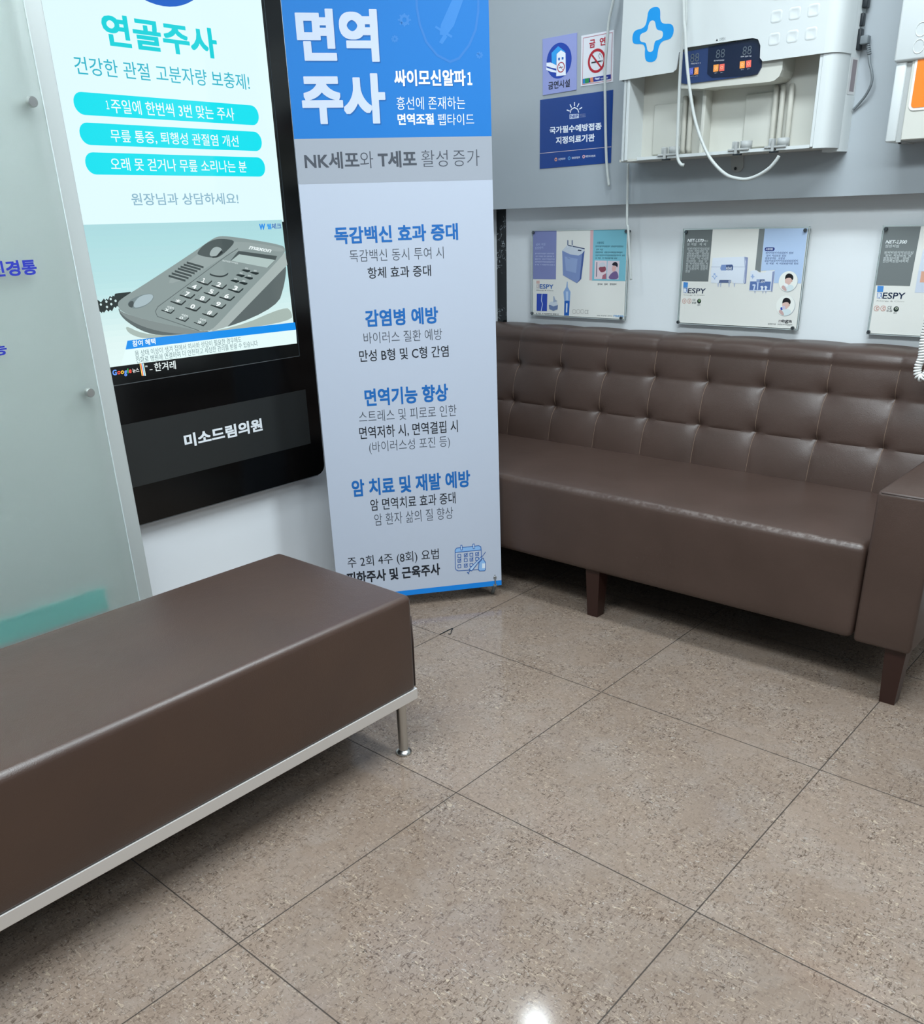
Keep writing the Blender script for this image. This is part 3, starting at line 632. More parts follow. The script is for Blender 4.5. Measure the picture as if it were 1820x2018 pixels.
  ["L",8,[[-0.079,0.0956],[-0.0756,0.0929]],0.0012,"#1d5aa6"],
  ["L",8,[[-0.0749,0.1004],[-0.0715,0.0977]],0.0012,"#1d5aa6"],
 ],
 'signA': [
  ["C",2,[-0.9014,1.6667],0.0513,"#2747a8",0],
  ["P",3,[[-0.9325,1.6925],[-0.9054,1.709],[-0.8748,1.689],[-0.9118,1.687],[-0.9134,1.6521],[-0.9304,1.6507]],"#36a0e8"],
  ["P",4,[[-0.9109,1.6869],[-0.8938,1.6959],[-0.8747,1.6858],[-0.8718,1.622],[-0.9115,1.6229]],"#eef2fa"],
  ["P",4,[[-0.9529,1.6667],[-0.9366,1.6659],[-0.9121,1.6551],[-0.9119,1.6449],[-0.9341,1.6505],[-0.9527,1.657]],"#eef2fa"],
  ["P",4,[[-0.9536,1.6526],[-0.934,1.6463],[-0.9118,1.6391],[-0.9117,1.6333],[-0.9339,1.6382],[-0.9535,1.6461]],"#eef2fa"],
  ["P",5,[[-0.9047,1.675],[-0.897,1.6751],[-0.8969,1.6678],[-0.9041,1.668]],"#2d6fc0"],
  ["P",5,[[-0.8898,1.6756],[-0.8826,1.6757],[-0.8824,1.6684],[-0.8896,1.6682]],"#2d6fc0"],
  ["C",5,[-0.8923,1.6469],0.0154,"#b03a48",0.8],
  ["L",5,[[-0.9021,1.6572],[-0.8826,1.6359]],0.0016,"#b03a48"],
  ["L",5,[[-0.901,1.6459],[-0.8837,1.6469]],0.0022,"#3a3a44"],
  ["A",3,"금연시설",[-0.945,1.5868],[-0.8554,1.5868],[-0.945,1.6096],"#20242c",0.012],
 ],
 'signB': [
  ["L",2,[[-0.8068,1.7196],[-0.695,1.7213]],0.0012,"#b8485c"],
  ["L",2,[[-0.695,1.7213],[-0.6937,1.5885]],0.0012,"#b8485c"],
  ["L",2,[[-0.6937,1.5885],[-0.8052,1.5881]],0.0012,"#b8485c"],
  ["L",2,[[-0.8052,1.5881],[-0.8068,1.7196]],0.0012,"#b8485c"],
  ["A",3,"금",[-0.7815,1.6884],[-0.7588,1.6884],[-0.7815,1.7112],"#b52a3c",0.025],
  ["A",3,"연",[-0.7419,1.6903],[-0.7199,1.6903],[-0.7419,1.7123],"#b52a3c",0.025],
  ["C",3,[-0.7517,1.6499],0.034,"#b22634",0.78],
  ["L",3,[[-0.7749,1.6727],[-0.7293,1.6251]],0.0052,"#b22634"],
  ["L",2,[[-0.7709,1.6465],[-0.7345,1.6474]],0.004,"#26262c"],
  ["L",2,[[-0.7345,1.6474],[-0.7286,1.6476]],0.004,"#8a8a90"],
  ["L",2,[[-0.7399,1.6547],[-0.7445,1.663],[-0.7405,1.6696],[-0.7352,1.6634],[-0.7306,1.6568]],0.0012,"#50505a"],
  ["P",2,[[-0.8048,1.6039],[-0.6954,1.6061],[-0.6948,1.5936],[-0.8039,1.5902]],"#26358c"],
  ["P",3,[[-0.8048,1.6039],[-0.7956,1.6042],[-0.7947,1.5905],[-0.8039,1.5902]],"#2f80b8"],
  ["P",3,[[-0.7956,1.6042],[-0.7781,1.6047],[-0.7806,1.5907],[-0.7947,1.5905]],"#2c8a50"],
  ["P",3,[[-0.7759,1.6047],[-0.7637,1.6051],[-0.7615,1.591],[-0.7732,1.5909]],"#d88868"],
  ["A",3,"Happy",[-0.756,1.5948],[-0.7375,1.5955],[-0.7563,1.603],"#eef2fa",0.03],
  ["D",3,[-0.7345,1.5977],[-0.7047,1.5984],0.006,"#eef2fa",11],
 ],
 'signC': [
  ["A",2,"국가필수예방접종",[-0.9377,1.4523],[-0.7244,1.4501],[-0.938,1.474],"#e6ecf6",0.03],
  ["A",2,"지정의료기관",[-0.9106,1.4188],[-0.7504,1.4175],[-0.911,1.4416],"#e6ecf6",0.03],
  ["L",2,[[-0.9793,1.3948],[-0.6847,1.3968]],0.0014,"#d8c8c8"],
  ["L",2,[[-0.8523,1.5099],[-0.8489,1.5194],[-0.8354,1.5241],[-0.8217,1.5177],[-0.8178,1.5083]],0.0032,"#e6ecf6"],
  ["L",2,[[-0.8556,1.5157],[-0.8662,1.5192]],0.0036,"#e6ecf6"],
  ["L",2,[[-0.8481,1.5259],[-0.8538,1.5346]],0.0036,"#e6ecf6"],
  ["L",2,[[-0.8356,1.5297],[-0.8358,1.5395]],0.0036,"#e6ecf6"],
  ["L",2,[[-0.8242,1.5254],[-0.8177,1.5337]],0.0036,"#e6ecf6"],
  ["L",2,[[-0.8145,1.5181],[-0.8052,1.5215]],0.0036,"#e6ecf6"],
  ["P",2,[[-0.8553,1.5055],[-0.8168,1.5043],[-0.8164,1.4911],[-0.855,1.4916]],"#c3cee2"],
  ["A",3,"NIP",[-0.8518,1.494],[-0.8192,1.4933],[-0.8521,1.5033],"#1c3f94",0.01],
  ["D",2,[-0.8131,1.502],[-0.7899,1.5014],0.0014,"#e6ecf6",0],
  ["D",2,[-0.813,1.4981],[-0.7897,1.4975],0.0014,"#e6ecf6",1],
  ["D",2,[-0.8129,1.4941],[-0.7896,1.4936],0.0014,"#e6ecf6",2],
  ["C",2,[-0.9097,1.3717],0.0057,"#e0a080",0.5],
  ["A",2,"보건복지부",[-0.8987,1.3683],[-0.8691,1.3687],[-0.8989,1.3752],"#e6ecf6",0.01],
  ["C",2,[-0.8533,1.3726],0.0056,"#5a9ad0",0.5],
  ["A",2,"질병관리본부",[-0.8426,1.3693],[-0.8081,1.3693],[-0.8428,1.3761],"#e6ecf6",0.01],
  ["C",2,[-0.7932,1.3739],0.0054,"#e0b0b0",0.5],
  ["A",2,"대한의사협회",[-0.7863,1.3708],[-0.7463,1.3705],[-0.7865,1.3775],"#e6ecf6",0.01],
 ],
 'posterA': [
  ["P",2,[[-1.0547,1.1422],[-0.9469,1.1424],[-0.9469,0.9742],[-1.0543,0.9733]],"#8088b8"],
  ["P",2,[[-0.7986,1.1418],[-0.7851,1.1416],[-0.7852,0.9733],[-0.7969,0.9734]],"#d8b0b4"],
  ["P",2,[[-0.7851,1.1424],[-0.6465,1.1415],[-0.6403,0.9734],[-0.7852,0.9728]],"#7cbccc"],
  ["D",3,[-1.045,1.0946],[-0.9913,1.0966],0.011,"#aab4d8",1],
  ["D",3,[-1.045,1.0829],[-1.0097,1.0843],0.011,"#aab4d8",2],
  ["D",3,[-1.0448,1.0639],[-0.9554,1.064],0.006,"#c3cbe6",0],
  ["D",3,[-1.0448,1.0542],[-0.9553,1.0541],0.006,"#c3cbe6",1],
  ["D",3,[-1.0447,1.0445],[-0.9551,1.0443],0.006,"#c3cbe6",2],
  ["D",3,[-1.0447,1.0348],[-0.9549,1.0344],0.006,"#c3cbe6",3],
  ["D",3,[-1.0446,1.025],[-0.9548,1.0245],0.006,"#c3cbe6",4],
  ["A",3,"사용방법",[-0.7693,1.0954],[-0.7403,1.0954],[-0.7693,1.1037],"#2c5c70",0.01],
  ["D",3,[-0.7742,1.0883],[-0.6574,1.0873],0.007,"#24424e",0],
  ["D",3,[-0.7738,1.078],[-0.7454,1.0774],0.007,"#24424e",1],
  ["D",3,[-0.7734,1.0683],[-0.6598,1.0677],0.007,"#24424e",2],
  ["D",3,[-0.773,1.0585],[-0.6525,1.0582],0.007,"#24424e",3],
  ["D",3,[-0.7726,1.0487],[-0.6812,1.0485],0.007,"#24424e",4],
  ["P",3,[[-0.9203,1.074],[-0.8844,1.0612],[-0.8473,1.057],[-0.831,1.0649],[-0.8215,1.0739],[-0.8337,0.9771],[-0.8518,0.9623],[-0.9147,0.9888]],"#7f92c0"],
  ["P",4,[[-0.9086,1.054],[-0.8506,1.0456],[-0.8566,0.9969],[-0.9018,1.005]],"#93a6ce"],
  ["P",4,[[-0.831,1.0649],[-0.8208,1.0739],[-0.8326,0.9771],[-0.8511,0.9623],[-0.8393,0.977]],"#4a5f9a"],
  ["P",4,[[-0.9203,1.074],[-0.9,1.0905],[-0.8206,1.079],[-0.8303,1.0641],[-0.8473,1.057],[-0.8844,1.0612]],"#ccd4de"],
  ["L",5,[[-0.8926,1.0916],[-0.8217,1.0801]],0.003,"#39456a"],
  ["L",5,[[-0.8952,1.091],[-0.8956,1.108]],0.004,"#53658c"],
  ["L",6,[[-0.895,1.0839],[-0.8952,1.0916]],0.003,"#dfe5ec"],
  ["L",5,[[-0.8759,1.091],[-0.8764,1.1079]],0.004,"#53658c"],
  ["L",6,[[-0.8757,1.0839],[-0.8759,1.0915]],0.003,"#dfe5ec"],
  ["P",5,[[-0.8497,1.0768],[-0.8332,1.0753],[-0.8367,1.072],[-0.8507,1.0734]],"#2d3550"],
  ["D",5,[-0.8953,1.0497],[-0.884,1.0455],0.003,"#35446e",2],
  ["P",3,[[-1.0378,0.9676],[-1.0227,0.9678],[-1.023,0.9571],[-1.0382,0.957]],"#d8b4ac"],
  ["P",3,[[-1.037,0.9541],[-1.0234,0.9543],[-1.0237,0.9408],[-1.0369,0.9405]],"#b8a8a8"],
  ["A",4,"R",[-1.0357,0.9411],[-1.0241,0.9414],[-1.0353,0.9532],"#e0dcd8",0.04],
  ["A",3,"ESPY",[-1.0218,0.9398],[-0.9581,0.9398],[-1.0218,0.9556],"#2a62ae",0.012],
  ["A",3,"Allergy & Clinic",[-1.0388,0.9307],[-0.9579,0.9307],[-1.0388,0.9355],"#4a4e58",0],
  ["P",3,[[-1.0359,0.9209],[-0.9859,0.9216],[-0.987,0.8592],[-1.0363,0.8582]],"#2f4cae"],
  ["L",4,[[-1.0108,0.9209],[-1.0133,0.8957],[-1.0084,0.8837],[-1.0141,0.8584]],0.003,"#cfdcf4"],
  ["P",3,[[-0.9786,0.8817],[-0.9356,0.8832],[-0.9372,0.8674],[-0.9567,0.8609],[-0.9756,0.8666]],"#6d80a8"],
  ["P",4,[[-0.9787,0.8847],[-0.969,0.8941],[-0.9436,0.8955],[-0.9344,0.8832],[-0.9569,0.877]],"#ccd4de"],
  ["P",5,[[-0.9575,0.914],[-0.9536,0.9141],[-0.9488,0.9022],[-0.9378,0.8966],[-0.9572,0.8915]],"#a0aec4"],
  ["P",3,[[-0.8963,0.9666],[-0.8933,0.9667],[-0.8921,0.9483],[-0.8792,0.9309],[-0.881,0.8993],[-0.9069,0.8985],[-0.9115,0.9301],[-0.8989,0.9481]],"#8aa8d4"],
  ["P",3,[[-0.9062,0.8985],[-0.8817,0.8993],[-0.8838,0.8466],[-0.9065,0.8463]],"#2260b4"],
  ["P",4,[[-0.8979,0.8904],[-0.8914,0.8906],[-0.8926,0.8577],[-0.8983,0.8575]],"#e0e8f2"],
  ["P",4,[[-0.9001,0.9319],[-0.8894,0.9322],[-0.8898,0.9011],[-0.8982,0.9008]],"#b8cce6"],
  ["P",3,[[-0.7759,1.0409],[-0.7243,1.04],[-0.7244,0.9789],[-0.776,0.9781]],"#e0ccd2"],
  ["P",4,[[-0.7482,1.0202],[-0.7412,1.0216],[-0.7355,1.0217],[-0.7313,1.0203],[-0.7284,1.0176],[-0.7269,1.0134],[-0.7271,1.0097],[-0.7289,1.0066],[-0.7325,1.004],[-0.7377,1.002],[-0.7423,1.0011],[-0.7463,1.0014],[-0.7497,1.0029],[-0.7525,1.0056],[-0.7548,1.0081],[-0.7564,1.0104],[-0.7575,1.0127],[-0.7581,1.0148],[-0.7567,1.0167],[-0.7534,1.0185]],"#8c4a58"],
  ["P",4,[[-0.7514,1.0322],[-0.7462,1.0342],[-0.7413,1.0347],[-0.7368,1.0337],[-0.7328,1.0311],[-0.729,1.0271],[-0.7284,1.0239],[-0.7307,1.0215],[-0.736,1.0199],[-0.7444,1.0191],[-0.7509,1.0193],[-0.7554,1.0203],[-0.7579,1.0222],[-0.7585,1.025],[-0.7576,1.0276],[-0.7552,1.03]],"#c8ccd4"],
  ["P",4,[[-0.7429,0.9786],[-0.7399,0.9914],[-0.7253,0.9987],[-0.7244,0.9789]],"#a86878"],
  ["L",4,[[-0.7667,1.0348],[-0.7666,0.9868]],0.004,"#787484"],
  ["P",3,[[-0.7215,1.0401],[-0.6721,1.0395],[-0.6731,0.9784],[-0.7216,0.9781]],"#d8ccd4"],
  ["P",5,[[-0.6982,1.0326],[-0.6946,1.035],[-0.6912,1.0362],[-0.6878,1.0363],[-0.6846,1.0353],[-0.6815,1.0331],[-0.6793,1.0306],[-0.6783,1.0278],[-0.6782,1.0246],[-0.6791,1.0211],[-0.6801,1.0191],[-0.6812,1.0184],[-0.6823,1.019],[-0.6834,1.0211],[-0.6852,1.0227],[-0.6875,1.0237],[-0.6904,1.0242],[-0.6938,1.0241],[-0.6967,1.0244],[-0.699,1.025],[-0.7007,1.026],[-0.7018,1.0272],[-0.7018,1.0287],[-0.7006,1.0305]],"#26222e"],
  ["P",4,[[-0.6939,1.024],[-0.6892,1.0235],[-0.6861,1.022],[-0.6844,1.0195],[-0.6843,1.0159],[-0.6856,1.0112],[-0.6873,1.0076],[-0.6892,1.0052],[-0.6915,1.0038],[-0.6941,1.0036],[-0.6964,1.004],[-0.6983,1.0051],[-0.6998,1.0069],[-0.701,1.0093],[-0.7017,1.0118],[-0.7021,1.0145],[-0.702,1.0173],[-0.7015,1.0202],[-0.7,1.0223],[-0.6975,1.0236]],"#e0b2ae"],
  ["P",4,[[-0.6993,1.0009],[-0.6933,1.0041],[-0.6882,1.0056],[-0.6839,1.0053],[-0.6804,1.0033],[-0.6778,0.9995],[-0.6759,0.9957],[-0.6745,0.9918],[-0.6739,0.988],[-0.6738,0.9842],[-0.6766,0.9813],[-0.682,0.9793],[-0.6903,0.9783],[-0.7013,0.9783],[-0.7091,0.9794],[-0.7134,0.9816],[-0.7143,0.9849],[-0.7119,0.9894],[-0.7086,0.9935],[-0.7044,0.9974]],"#74608c"],
  ["D",3,[-0.7601,0.9612],[-0.7422,0.9607],0.008,"#3c404c",0],
  ["D",3,[-0.7351,0.9617],[-0.7155,0.9613],0.008,"#3c404c",1],
  ["D",3,[-0.7084,0.9623],[-0.682,0.962],0.008,"#3c404c",2],
  ["C",3,[-0.861,0.8625],0.0083,"#b8b4b0",0.82],
  ["C",3,[-0.8425,0.8632],0.0082,"#b8b4b0",0.82],
  ["C",3,[-0.8245,0.8639],0.0082,"#b8b4b0",0.82],
  ["A",3,"CE",[-0.8133,0.8559],[-0.7966,0.8559],[-0.8133,0.87],"#9a9894",-0.01],
  ["D",3,[-1.0382,0.8489],[-0.9291,0.8496],0.007,"#3c404c",4],
  ["D",3,[-0.7594,0.8524],[-0.6926,0.8531],0.004,"#50545e",5],
  ["A",3,"mega",[-0.6873,0.8474],[-0.645,0.8474],[-0.6873,0.8572],"#5a9ad0",0.01],
 ],
 'posterB': [
  ["P",2,[[-0.4224,1.1365],[-0.3236,1.1368],[-0.3251,0.9779],[-0.4224,0.9774]],"#6c7272"],
  ["P",2,[[-0.1652,1.1367],[-0.1468,1.1367],[-0.1464,1.0086],[-0.1653,1.0166]],"#7c8282"],
  ["P",2,[[-0.1468,1.1369],[-0.0067,1.1363],[-0.0054,0.9783],[-0.0984,0.9777],[-0.1002,1.0161],[-0.1455,1.0131]],"#b4cae8"],
  ["A",3,"NET-",[-0.4122,1.0997],[-0.3825,1.0995],[-0.4097,1.1095],"#eef2f2",0.02],
  ["A",3,"１",[-0.3813,1.0995],[-0.3764,1.0995],[-0.3797,1.1092],"#eef2f2",0.03],
  ["A",3,"570",[-0.3752,1.0995],[-0.3544,1.0993],[-0.3727,1.1091],"#eef2f2",0.02],
  ["A",3,"PRO",[-0.3535,1.1001],[-0.3379,1.1],[-0.3528,1.1052],"#d8dcdc",0.0],
  ["D",3,[-0.4111,1.0933],[-0.3447,1.0924],0.011,"#c4caca",4],
  ["D",3,[-0.4096,1.0796],[-0.333,1.0792],0.01,"#b4baba",0],
  ["D",3,[-0.4098,1.0718],[-0.3331,1.0715],0.01,"#b4baba",1],
  ["D",3,[-0.4099,1.0641],[-0.3331,1.0639],0.01,"#b4baba",2],
  ["D",3,[-0.41,1.0563],[-0.3331,1.0562],0.01,"#b4baba",3],
  ["D",3,[-0.4101,1.0484],[-0.3332,1.0485],0.01,"#b4baba",4],
  ["D",3,[-0.4103,1.0406],[-0.3332,1.0408],0.01,"#b4baba",5],
  ["D",3,[-0.4104,1.0328],[-0.3333,1.0331],0.01,"#b4baba",6],
  ["D",3,[-0.4105,1.0249],[-0.3333,1.0253],0.01,"#b4baba",7],
  ["D",3,[-0.4106,1.017],[-0.3333,1.0176],0.01,"#b4baba",8],
  ["D",3,[-0.4109,1.0094],[-0.3938,1.0091],0.01,"#b4baba",2],
  ["P",3,[[-0.4153,0.9741],[-0.3986,0.9736],[-0.3991,0.9571],[-0.4151,0.9567]],"#4c8cd0"],
  ["P",3,[[-0.4144,0.9554],[-0.3993,0.9557],[-0.3989,0.9397],[-0.414,0.9398]],"#3f6ab0"],
  ["A",4,"R",[-0.4131,0.9401],[-0.3996,0.9402],[-0.4133,0.9541],"#dfe4ea",0.06],
  ["A",3,"ESPY",[-0.3973,0.9392],[-0.3323,0.9396],[-0.3962,0.9558],"#1c2c48",0.012],
  ["A",3,"Allergy & Clinic",[-0.414,0.9312],[-0.334,0.9321],[-0.414,0.9353],"#b0b0ac",0],
  ["C",3,[-0.4078,0.9139],0.0079,"#c88878",0.84],
  ["A",3,"C",[-0.4101,0.9105],[-0.4044,0.9107],[-0.41,0.917],"#c86a58",0.02],
  ["C",3,[-0.3889,0.9145],0.0078,"#c88878",0.84],
  ["A",3,"C",[-0.3912,0.9111],[-0.3855,0.9113],[-0.3911,0.9176],"#c86a58",0.02],
  ["A",3,"CE",[-0.3771,0.9154],[-0.3665,0.9157],[-0.377,0.9213],"#50545a",0],
  ["A",3,"0120",[-0.3782,0.9062],[-0.3633,0.9067],[-0.3781,0.9121],"#50545a",0.02],
  ["C",3,[-0.3525,0.9151],0.0074,"#22302c",0],
  ["C",4,[-0.3518,0.917],0.0037,"#8cb07c",0.4],
  ["D",3,[-0.3598,0.903],[-0.3443,0.903],0.006,"#70747a",1],
  ["P",3,[[-0.2051,1.055],[-0.193,1.0526],[-0.1913,0.9746],[-0.1977,0.9726]],"#8c96b8"],
  ["P",4,[[-0.3154,1.0509],[-0.2051,1.055],[-0.1993,1.0401],[-0.1967,0.977],[-0.2021,0.9731],[-0.2385,0.9749],[-0.2445,0.9843],[-0.2851,0.9836],[-0.2886,0.9736],[-0.3142,0.9742],[-0.318,1.0084]],"#dde4ee"],
  ["L",5,[[-0.3188,1.0234],[-0.2019,1.0245]],0.0015,"#b8c0d0"],
  ["L",5,[[-0.205,1.0538],[-0.1991,1.02],[-0.1996,0.9769]],0.003,"#a8b2cc"],
  ["P",5,[[-0.2823,1.0299],[-0.2452,1.0314],[-0.241,1.0272],[-0.2407,1.0157],[-0.2439,1.0132],[-0.282,1.0127],[-0.2856,1.0191]],"#7c94c4"],
  ["P",6,[[-0.266,1.0295],[-0.2451,1.0307],[-0.2417,1.0259],[-0.2418,1.015],[-0.2651,1.0142]],"#4a5c84"],
  ["D",7,[-0.265,1.0193],[-0.243,1.0188],0.012,"#e8ecf2",2],
  ["P",5,[[-0.3079,1.0034],[-0.3021,1.0047],[-0.2999,0.997],[-0.2922,0.9953],[-0.2993,0.9911],[-0.3015,0.9833],[-0.3067,0.9904],[-0.3137,0.9942],[-0.3073,0.9969]],"#9cb4dc"],
  ["P",6,[[-0.3054,0.9982],[-0.3024,0.9988],[-0.3012,0.9952],[-0.2981,0.9942],[-0.3015,0.9921],[-0.3027,0.9892],[-0.3054,0.9925],[-0.3083,0.9941]],"#dde4ee"],
  ["P",4,[[-0.2845,0.9831],[-0.2444,0.9838],[-0.2444,0.9755],[-0.2867,0.9747]],"#5c6a90"],
  ["C",5,[-0.2487,0.9798],0.0047,"#a0aac0",0],
  ["P",3,[[-0.2918,0.9751],[-0.2852,0.9753],[-0.2868,0.9609],[-0.2894,0.9635]],"#b4bcd0"],
  ["P",3,[[-0.2828,0.9753],[-0.2763,0.9754],[-0.2779,0.9611],[-0.2805,0.9637]],"#b4bcd0"],
  ["P",3,[[-0.2533,0.9759],[-0.2468,0.976],[-0.2483,0.9618],[-0.2509,0.9643]],"#b4bcd0"],
  ["P",3,[[-0.2343,0.9763],[-0.2279,0.9764],[-0.2293,0.9622],[-0.2319,0.9647]],"#b4bcd0"],
  ["P",5,[[-0.1806,1.0126],[-0.1583,1.0149],[-0.1542,1.008],[-0.1296,1.0083],[-0.1262,1.0145],[-0.0999,1.0136],[-0.1003,0.9526],[-0.1782,0.9519]],"#dde4ee"],
  ["P",6,[[-0.1777,0.9812],[-0.1085,0.9817],[-0.1089,0.9567],[-0.1776,0.9545]],"#5c76ac"],
  ["P",6,[[-0.1065,1.0111],[-0.0999,1.0131],[-0.1001,0.9508],[-0.1057,0.9537]],"#8c96b8"],
  ["P",7,[[-0.1567,0.9879],[-0.1301,0.9883],[-0.1274,0.9846],[-0.1283,0.9778],[-0.1569,0.9773]],"#8ca0c8"],
  ["P",8,[[-0.1454,0.9875],[-0.13,0.9878],[-0.1291,0.9796],[-0.1458,0.9792]],"#5a6a90"],
  ["D",9,[-0.1447,0.9813],[-0.1293,0.9816],0.008,"#e8ecf2",1],
  ["P",7,[[-0.1738,1.0022],[-0.1699,1.0027],[-0.1687,0.9972],[-0.1635,0.9958],[-0.1686,0.9932],[-0.17,0.9881],[-0.1734,0.9936],[-0.1788,0.9961],[-0.1739,0.9976]],"#9cb4dc"],
  ["L",7,[[-0.1674,0.97],[-0.1603,0.9701],[-0.1629,0.9548]],0.005,"#c8d6ec"],
  ["L",7,[[-0.1513,0.9779],[-0.1504,0.9577]],0.004,"#c8d6ec"],
  ["P",7,[[-0.1429,0.9654],[-0.1362,0.9686],[-0.1296,0.9645],[-0.1328,0.9631],[-0.1325,0.9561],[-0.1381,0.9559],[-0.1378,0.963]],"#e8eef6"],
  ["P",7,[[-0.1303,0.9657],[-0.1237,0.9689],[-0.117,0.9648],[-0.1202,0.9634],[-0.12,0.9564],[-0.1255,0.9562],[-0.1252,0.9633]],"#e8eef6"],
  ["P",5,[[-0.1612,0.9523],[-0.1555,0.9525],[-0.1573,0.9435]],"#a8b2c8"],
  ["P",5,[[-0.1344,0.953],[-0.1288,0.9531],[-0.1306,0.9442]],"#a8b2c8"],
  ["P",5,[[-0.1246,0.9532],[-0.1191,0.9534],[-0.1208,0.9445]],"#a8b2c8"],
  ["C",4,[-0.0516,0.9825],0.0305,"#a8b0b8",0],
  ["C",5,[-0.0528,0.9835],0.0302,"#eceee8",0],
  ["P",6,[[-0.0639,0.9615],[-0.0662,0.9634],[-0.0671,0.9653],[-0.0666,0.9672],[-0.0648,0.969],[-0.0617,0.9708],[-0.0581,0.9722],[-0.0542,0.9732],[-0.0498,0.9737],[-0.0451,0.9738],[-0.0411,0.9733],[-0.0378,0.9723],[-0.0352,0.9708],[-0.0332,0.9686],[-0.0323,0.9665],[-0.0323,0.9644],[-0.0334,0.9622],[-0.0355,0.96],[-0.0379,0.9581],[-0.0405,0.9567],[-0.0435,0.9556],[-0.0468,0.9549],[-0.0498,0.9546],[-0.0526,0.9549],[-0.055,0.9556],[-0.0572,0.9568],[-0.0594,0.9582],[-0.0616,0.9597]],"#d4e2e4"],
  ["P",7,[[-0.0709,0.9686],[-0.0691,0.9705],[-0.0671,0.9712],[-0.0648,0.9708],[-0.0623,0.9692],[-0.0596,0.9665],[-0.0574,0.964],[-0.0558,0.9616],[-0.0546,0.9594],[-0.054,0.9573],[-0.0542,0.956],[-0.0551,0.9552],[-0.0568,0.9551],[-0.0593,0.9557],[-0.0618,0.9567],[-0.0643,0.9581],[-0.0669,0.96],[-0.0696,0.9623],[-0.0712,0.9645],[-0.0716,0.9666]],"#c8a8a4"],
  ["P",7,[[-0.0561,0.9954],[-0.0511,0.9961],[-0.0471,0.9957],[-0.0441,0.9943],[-0.042,0.9917],[-0.0409,0.988],[-0.0406,0.9847],[-0.0412,0.9816],[-0.0427,0.9788],[-0.0451,0.9763],[-0.0475,0.9744],[-0.0499,0.9733],[-0.0523,0.9729],[-0.0547,0.9731],[-0.0567,0.9739],[-0.0585,0.9751],[-0.06,0.9767],[-0.0611,0.9789],[-0.062,0.9812],[-0.0627,0.9839],[-0.0631,0.9867],[-0.0633,0.9898],[-0.0622,0.9923],[-0.0598,0.9942]],"#dcbab0"],
  ["P",8,[[-0.0634,0.9933],[-0.0633,0.9967],[-0.0626,0.9996],[-0.0613,1.0021],[-0.0594,1.0041],[-0.0569,1.0057],[-0.0542,1.0066],[-0.0514,1.0068],[-0.0484,1.0063],[-0.0452,1.0051],[-0.0426,1.0036],[-0.0404,1.0018],[-0.0387,0.9997],[-0.0375,0.9973],[-0.0369,0.995],[-0.0368,0.9928],[-0.0372,0.9907],[-0.0382,0.9887],[-0.0392,0.9878],[-0.0403,0.9879],[-0.0415,0.9891],[-0.0428,0.9913],[-0.0446,0.9929],[-0.0469,0.9939],[-0.0497,0.9942],[-0.053,0.9938],[-0.0559,0.9932],[-0.0582,0.9924],[-0.0601,0.9914],[-0.0615,0.9901],[-0.0625,0.99],[-0.0632,0.9911]],"#1c1c20"],
  ["C",8,[-0.0411,0.985],0.0027,"#d0a89c",0],
  ["L",8,[[-0.0625,0.9747],[-0.0539,0.9711]],0.008,"#eef0f0"],
  ["C",4,[-0.0512,0.9103],0.0308,"#a8b0b8",0],
  ["C",5,[-0.0524,0.9113],0.0305,"#eceee8",0],
  ["P",6,[[-0.0637,0.8886],[-0.066,0.8905],[-0.0669,0.8925],[-0.0665,0.8944],[-0.0646,0.8963],[-0.0614,0.8982],[-0.0578,0.8997],[-0.0538,0.9007],[-0.0495,0.9013],[-0.0447,0.9015],[-0.0407,0.9011],[-0.0373,0.9001],[-0.0347,0.8985],[-0.0327,0.8964],[-0.0317,0.8942],[-0.0318,0.892],[-0.0329,0.8898],[-0.035,0.8875],[-0.0374,0.8856],[-0.0401,0.8841],[-0.0431,0.8829],[-0.0464,0.8821],[-0.0494,0.8818],[-0.0522,0.8821],[-0.0547,0.8827],[-0.0569,0.8839],[-0.0591,0.8853],[-0.0614,0.8869]],"#d4e2e4"],
  ["P",7,[[-0.0708,0.8958],[-0.0689,0.8977],[-0.0669,0.8985],[-0.0646,0.8981],[-0.0621,0.8966],[-0.0593,0.8938],[-0.0571,0.8912],[-0.0555,0.8888],[-0.0543,0.8866],[-0.0537,0.8845],[-0.0539,0.8831],[-0.0548,0.8823],[-0.0565,0.8822],[-0.059,0.8828],[-0.0615,0.8837],[-0.0641,0.8852],[-0.0668,0.887],[-0.0695,0.8893],[-0.071,0.8916],[-0.0715,0.8937]],"#c8a8a4"],
  ["P",7,[[-0.0558,0.9234],[-0.0508,0.9242],[-0.0468,0.9239],[-0.0437,0.9224],[-0.0416,0.9198],[-0.0404,0.9161],[-0.0402,0.9126],[-0.0408,0.9095],[-0.0423,0.9066],[-0.0447,0.904],[-0.0471,0.9021],[-0.0495,0.9009],[-0.0519,0.9004],[-0.0544,0.9006],[-0.0565,0.9014],[-0.0583,0.9026],[-0.0597,0.9042],[-0.0609,0.9064],[-0.0618,0.9088],[-0.0625,0.9115],[-0.0629,0.9144],[-0.0631,0.9175],[-0.062,0.9201],[-0.0595,0.922]],"#dcbab0"],
